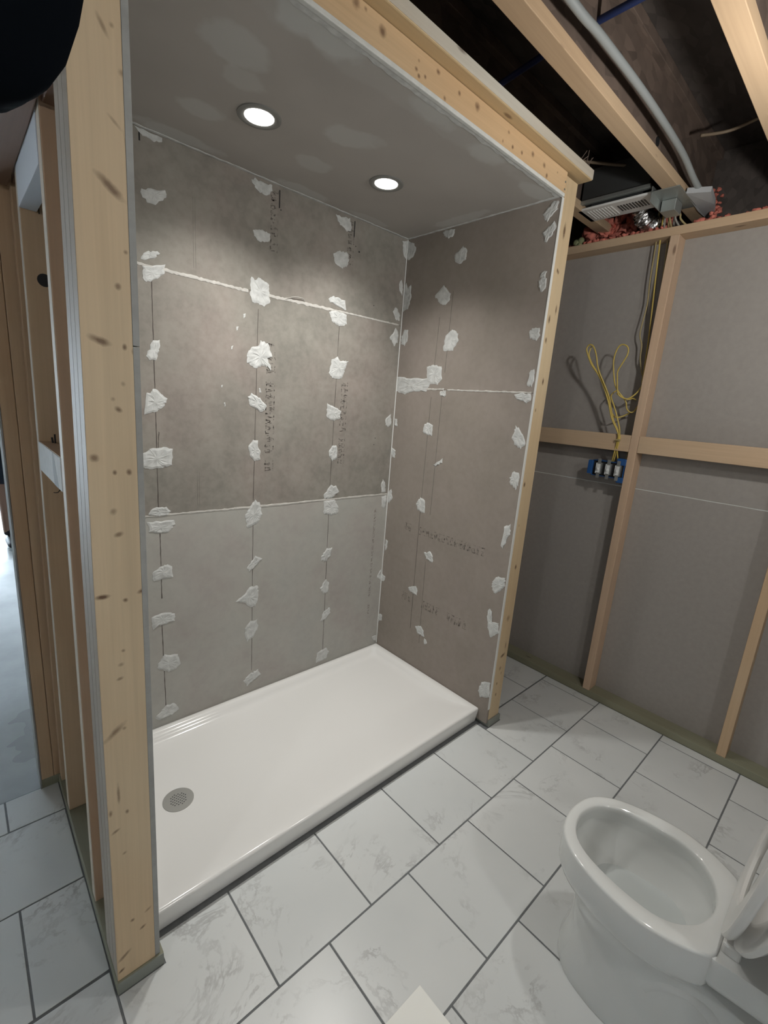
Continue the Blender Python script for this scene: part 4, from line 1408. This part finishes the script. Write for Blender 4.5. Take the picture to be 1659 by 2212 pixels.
# ---------------------------------------------------------------- exhaust fan between the joists
fan = empty('exhaust_fan', (.55, -.02, 2.49))
tag(fan, 'white slotted exhaust fan grille hung between the joists', 'fan')
gx0, gx1, gy0, gy1, gz = .475, .625, -.190, .137, 2.480
obj('grille', box_bm((gx0, gy0, gz), (gx1, gy1, gz + .010), .003), M['plastic_white'], fan)
g_ = [c for c in fan.children if c.name.startswith('grille')][0]
for k in range(10):
    y = gy0 + .040 + k * .0125
    obj('slot', box_bm((gx0 + .040, y, gz - .0008), (gx1 - .045, y + .0070, gz + .002)), M['dark_metal'], g_)
for k in range(9):
    y = gy0 + .178 + k * .0135
    obj('louvre', box_bm((gx0 + .025, y, gz - .003), (gx1 - .025, y + .0055, gz + .002), .001), M['plastic_white'], g_)
obj('housing', box_bm((gx0 + .005, gy0 + .02, gz + .028), (gx1 + .02, gy1 - .01, gz + .17), .003), M['dark_metal'], fan)
obj('housing_flange', box_bm((gx0 - .020, gy0 + .005, gz + .020), (gx0 + .004, gy1 + .01, gz + .034), .001), M['galv'], fan)
obj('spring_neck', box_bm((gx0 + .03, gy0 + .05, gz + .009), (gx1 - .03, gy1 - .05, gz + .029), .001), M['dark_metal'], fan)
obj('mount_plate', box_bm((.455, -.3005, 2.4755), (.700, -.192, 2.4795), .0008), M['galv'], fan)
obj('side_plate', box_bm((.455, -.198, 2.44), (.64, -.194, 2.50), .0008), M['galv'], fan)
jb = obj('junction_box', box_bm((.560, -.262, 2.430), (.640, -.205, 2.4750), .002), M['galv'], fan)
tag(jb, 'small metal wiring box')
obj('fan_wires', None or box_bm((.60, -.250, 2.440), (.606, -.244, 2.4301)), M['dull_yellow'], jb)
# flexible foil duct
bm = bmesh.new()
pts = smooth_path([(.64, -.06, 2.56), (.67, -.08, 2.50), (.715, -.09, 2.468), (.77, -.10, 2.470), (.85, -.11, 2.50)], 12)
add_tube(bm, pts, lambda t: .040 + .0045 * math.sin(t * 2 * math.pi * 22), 22)
rnd = random.Random(3)
for v in bm.verts:
    v.co += Vector([rnd.uniform(-1, 1) * .0022 for _ in range(3)])
tag(obj('foil_duct', bm, M['foil']), 'crumpled silver foil duct behind the fan grille', 'duct')
for i, (x, y) in enumerate(((.655, -.188), (.668, -.205), (.680, -.225), (.690, -.243))):
    bm = bmesh.new()
    add_tube(bm, smooth_path([(x - .03, y + .01, 2.475), (x, y, 2.455), (x + .015, y - .002, 2.437), (.715 + i * .008, y - .008 + .012 * (1.5 - i), 2.4125)], 4), .0042, 6)
    tag(obj('electrical_cable', bm, M['dull_yellow'] if i % 2 else M['grey_cable'], smooth=True), ('short cable dropping into the top plate nearest the fan grille', 'second short cable from the fan grille dropping into the top plate', 'third short cable from the fan grille dropping into the top plate', 'short cable dropping into the top plate farthest from the fan grille')[i], 'cable', 'cables dropping behind the fan')

# ---------------------------------------------------------------- pipes along the joists
bm = bmesh.new()
add_tube(bm, smooth_path([(-2.6, -.335, 2.53), (-1.4, -.335, 2.55), (-.62, -.330, 2.535), (-.39, -.330, 2.545), (-.04, -.330, 2.552), (.318, -.330, 2.540), (.50, -.330, 2.512), (.62, -.330, 2.500)], 6), .0112, 14)
tag(obj('flexible_conduit', bm, M['pipe'], smooth=True), 'pale grey flexible pipe sagging beside the nearest full joist', 'pipe')
bm = bmesh.new()
vs = [(.545, -.30, 2.476), (.60, -.375, 2.482), (.72, -.362, 2.476), (.86, -.330, 2.474), (.90, -.300, 2.476), (.76, -.292, 2.4745)]
lo = [bm.verts.new(p) for p in vs]
hi = [bm.verts.new((x + .004, y, z + .022)) for x, y, z in vs]
bm.faces.new(lo[::-1])
bm.faces.new(hi)
for k in range(6):
    bm.faces.new((lo[k], lo[(k + 1) % 6], hi[(k + 1) % 6], hi[k]))
tag(obj('plastic_wrap', bm, mat('pale_wrap', (.40, .41, .42), .6)), 'crumpled pale grey wrap at the far end of the pipe', 'wrap')
bm = bmesh.new()
add_tube(bm, smooth_path([(-.18, .80, 2.66), (-.25, .20, 2.655), (-.285, -.02, 2.65), (-.31, -.2, 2.65), (-.315, -.40, 2.65), (-.30, -.75, 2.66), (-.30, -1.6, 2.66)], 5), .010, 10)
tag(obj('water_pipe', bm, M['blue_pipe'], smooth=True), 'dark blue water pipe crossing through the joists', 'pipe')
for i, (pts, lb) in enumerate((([(.20, .12, 2.60), (.45, -.02, 2.625), (.52, -.13, 2.62), (.55, -.25, 2.63)], 'thin brownish cable slung between joists behind the bulkhead'), ([(.46, -.34, 2.64), (.52, -.42, 2.655), (.50, -.52, 2.66), (.45, -.62, 2.66)], 'thin pale cable slung above the grey pipe'))):
    bm = bmesh.new()
    add_tube(bm, smooth_path(pts, 6), .006, 6)
    tag(obj('electrical_cable', bm, mat('thin_brown_cable', (.20, .15, .10), .6), smooth=True), lb, 'cable')

# ---------------------------------------------------------------- pink foam along the far plate
bm = bmesh.new()
rnd = random.Random(11)
y = .34
while y > -.80:
    if -.30 < y < -.18 or (-.52 < y < -.40):
        y -= .02
        if rnd.random() < .75:
            continue
    r = rnd.uniform(.005, .013)
    c = Vector((rnd.uniform(.712, .75), y, 2.411 + r * .6))
    mtx = Matrix.Translation(c) @ Matrix.Diagonal((1.3, 1.4, 1.0, 1))
    v0 = len(bm.verts)
    g = bmesh.ops.create_icosphere(bm, subdivisions=2, radius=r, matrix=mtx)
    for v in g['verts']:
        v.co += (v.co - c).normalized() * r * 1.1 * noise.noise(v.co * 130)
    y -= rnd.uniform(.005, .011)
for k in range(150):
    y = rnd.uniform(-.16, .24)
    c = Vector((rnd.uniform(.80, .92), y, rnd.uniform(2.47, 2.52 if y > .12 else 2.57)))
    r = rnd.uniform(.014, .032)
    g = bmesh.ops.create_icosphere(bm, subdivisions=2, radius=r, matrix=Matrix.Translation(c))
    for v in g['verts']:
        v.co += (v.co - c).normalized() * r * 1.1 * noise.noise(v.co * 70)
for k in range(26):
    c = Vector((.80 + rnd.uniform(-.03, .05), -.338 + rnd.uniform(-.022, .022), 2.42 + k * .0055))
    r = rnd.uniform(.006, .013)
    g = bmesh.ops.create_icosphere(bm, subdivisions=2, radius=r, matrix=Matrix.Translation(c))
    for v in g['verts']:
        v.co += (v.co - c).normalized() * r * 1.1 * noise.noise(v.co * 110)
o = obj('foam_insulation', bm, M['foam'], smooth=True)
tag(o, 'lumpy pink foam insulation along the top of the far wall', 'insulation', kind='stuff')
bm = bmesh.new()
for k in range(8):
    c = Vector((.72, .235 + rnd.uniform(-.014, .014), 2.411 + rnd.uniform(0, .03)))
    bmesh.ops.create_icosphere(bm, subdivisions=2, radius=rnd.uniform(.010, .018), matrix=Matrix.Translation(c))
tag(obj('foam_insulation', bm, M['foam2'], smooth=True), 'small olive lump of foam at the left end of the far plate', 'insulation', kind='stuff')

# ---------------------------------------------------------------- dark cloth added in place of a blurred object near the lens
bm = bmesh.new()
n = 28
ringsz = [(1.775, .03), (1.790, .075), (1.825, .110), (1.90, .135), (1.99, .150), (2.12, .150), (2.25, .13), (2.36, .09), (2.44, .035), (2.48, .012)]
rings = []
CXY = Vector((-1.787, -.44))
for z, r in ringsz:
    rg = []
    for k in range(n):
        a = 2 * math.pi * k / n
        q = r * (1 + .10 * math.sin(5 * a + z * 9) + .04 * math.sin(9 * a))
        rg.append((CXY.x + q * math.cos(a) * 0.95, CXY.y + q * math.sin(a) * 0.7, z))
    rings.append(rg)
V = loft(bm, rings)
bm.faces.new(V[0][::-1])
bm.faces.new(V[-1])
blob = obj('blur_stand_in', bm, M['dark_blob'], smooth=True, subsurf=1)
tag(blob, 'near black soft cloth standing in for a blurred object near the lens', 'blob')

# ---------------------------------------------------------------- bulbs outside the frame: first follows the shadows, other three are added fill
for nm, loc, lb in (('unseen_bulb', (-.25, -.95, 2.12), 'bare work bulb hanging from the joists right of the frame'), ('unseen_bulb', (-1.15, -2.3, 2.2), 'unseen bulb added as fill behind the photographer'), ('unseen_bulb', (-2.95, -1.0, 2.0), 'unseen bulb added as fill left of the photographer'), ('unseen_bulb', (-3.4, 2.6, 2.2), 'unseen bulb added as fill in the next room')):
    t = empty(nm, loc)
    tag(t, lb, 'bulb')
    bm = bmesh.new()
    add_tube(bm, [(loc[0], loc[1], loc[2] + .075), (loc[0], loc[1], 2.785)], .003, 6)
    obj('cord', bm, M['black'], t)
    bm = bmesh.new()
    add_disc(bm, (loc[0], loc[1], loc[2] + .045), .017, .035, 16)
    obj('socket', bm, M['plastic_white'], t)
    bm = bmesh.new()
    bmesh.ops.create_icosphere(bm, subdivisions=3, radius=.010, matrix=Matrix.Translation((loc[0], loc[1], loc[2] + .036)))
    obj('glass_bulb', bm, M['bulb_glass'], t, smooth=True)

# ---------------------------------------------------------------- person in the next room


def skin(name, verts, edges, radii, material, parent=None, sub=2):
    me = bpy.data.meshes.new(name)
    me.from_pydata([tuple(v) for v in verts], edges, [])
    o = bpy.data.objects.new(name, me)
    COL.objects.link(o)
    md = o.modifiers.new('skin', 'SKIN')
    for i, r in enumerate(radii):
        sv = me.skin_vertices[0].data[i]
        sv.radius = r if isinstance(r, tuple) else (r, r)
        sv.use_root = (i == 0)
    md.use_smooth_shade = True
    s = o.modifiers.new('subd', 'SUBSURF')
    s.levels = s.render_levels = sub
    me.materials.append(material)
    if parent:
        o.parent = parent
    return o


person = empty('person', (-1.62, 4.25, -0.012))
tag(person, 'person in dark shorts and black shoes standing in the next room', 'person')
sk = mat('skin', (.36, .22, .16), .6)
bv = [(0, 0, .98), (0, 0, 1.12), (0, 0, 1.30), (0, 0, 1.44), (0, .01, 1.53), (0, .02, 1.60), (0, .03, 1.70),
      (-.10, 0, .93), (-.115, -.02, .50), (-.12, 0, .09), (.10, 0, .93), (.105, -.02, .50), (.10, 0, .09),
      (-.19, 0, 1.43), (-.24, .02, 1.14), (-.25, -.06, .90), (.19, 0, 1.43), (.24, .02, 1.14), (.25, -.06, .90)]
be = [(0, 1), (1, 2), (2, 3), (3, 4), (4, 5), (5, 6), (0, 7), (7, 8), (8, 9), (0, 10), (10, 11), (11, 12), (3, 13), (13, 14), (14, 15), (3, 16), (16, 17), (17, 18)]
br = [(.15, .10), (.13, .095), (.15, .10), (.13, .08), .055, .085, .075, .085, .058, .038, .085, .058, .038, .055, .042, .030, .055, .042, .030]
body = skin('body', bv, be, br, sk, person)
hand_v, hand_e, hand_r = [], [], []
for s in (-1, 1):
    b0 = len(hand_v)
    hand_v += [(s * .25, -.06, .90), (s * .252, -.07, .85), (s * .252, -.075, .81)]
    hand_e += [(b0, b0 + 1), (b0 + 1, b0 + 2)]
    hand_r += [.026, (.018, .036), (.016, .036)]
    for f in range(4):
        i0 = len(hand_v)
        yy = -.105 + f * .021
        hand_v += [(s * .252, yy, .785), (s * .248, yy - .004, .755 - .004 * (f in (1, 2))), (s * .240, yy - .006, .728)]
        hand_e += [(b0 + 2, i0), (i0, i0 + 1), (i0 + 1, i0 + 2)]
        hand_r += [.009, .008, .0065]
    i0 = len(hand_v)
    hand_v += [(s * .248, -.115, .84), (s * .244, -.130, .81)]
    hand_e += [(b0 + 1, i0), (i0, i0 + 1)]
    hand_r += [.010, .008]
for s, a0, a1 in ((-1, 0, len(hand_v) // 2), (1, len(hand_v) // 2, len(hand_v))):
    skin('hand', hand_v[a0:a1], [(p - a0, q - a0) for p, q in hand_e if a0 <= p < a1], hand_r[a0:a1], sk, person, 1)
skin('shirt', [(0, 0, .95), (0, 0, 1.12), (0, 0, 1.30), (0, 0, 1.45), (-.20, 0, 1.43), (-.25, .02, 1.22), (.20, 0, 1.43), (.25, .02, 1.22)], [(0, 1), (1, 2), (2, 3), (3, 4), (4, 5), (3, 6), (6, 7)], [(.175, .125), (.165, .12), (.17, .12), (.12, .09), .075, .065, .075, .065], mat('pale_blue_shirt', (.42, .50, .60), .8), person)
skin('shorts', [(0, 0, .98), (-.10, 0, .90), (-.115, -.01, .54), (.10, 0, .90), (.115, -.01, .54)], [(0, 1), (1, 2), (0, 3), (3, 4)], [(.175, .12), .115, .095, .115, .095], mat('dark_navy_shorts', (.012, .02, .035), .85), person)
skin('hair', [(0, .045, 1.66), (0, .045, 1.74), (0, .0, 1.765)], [(0, 1), (1, 2)], [.085, .085, .06], mat('dark_hair', (.03, .02, .015), .9), person)
for s in (-1, 1):
    o = skin('shoe', [(s * .115 - .01, .045, .045), (s * .12 - .01, -.04, .050), (s * .125 - .01, -.14, .038), (s * .128 - .01, -.20, .030)], [(0, 1), (1, 2), (2, 3)], [(.040, .045), (.045, .050), (.045, .036), (.036, .026)], mat('black_shoe', (.02, .022, .03), .5), person)
    o2 = skin('sock', [(s * .115 - .008, .0, .08), (s * .115 - .008, .0, .18)], [(0, 1)], [.045, .043], mat('dark_sock', (.03, .033, .045), .9), person)
for s in (-1, 1):
    for nm, loc, rad in (('eye', (s * .030, -.052, 1.665), .011), ('ear', (s * .083, .025, 1.655), .018)):
        bm = bmesh.new()
        bmesh.ops.create_icosphere(bm, subdivisions=2, radius=rad, matrix=Matrix.Translation(Vector(loc) + Vector(person.location)))
        obj(nm, bm, sk if nm == 'ear' else M['black'], person, smooth=True)
bm = bmesh.new()
add_tube(bm, [Vector((0, -.058, 1.665)) + Vector(person.location), Vector((0, -.085, 1.63)) + Vector(person.location)], .012, 8)
obj('nose', bm, sk, person, smooth=True)
bm = bmesh.new()
add_tube(bm, [Vector((-.022, -.062, 1.605)) + Vector(person.location), Vector((.022, -.062, 1.605)) + Vector(person.location)], .006, 6)
obj('mouth', bm, mat('lips', (.32, .14, .12), .6), person, smooth=True)
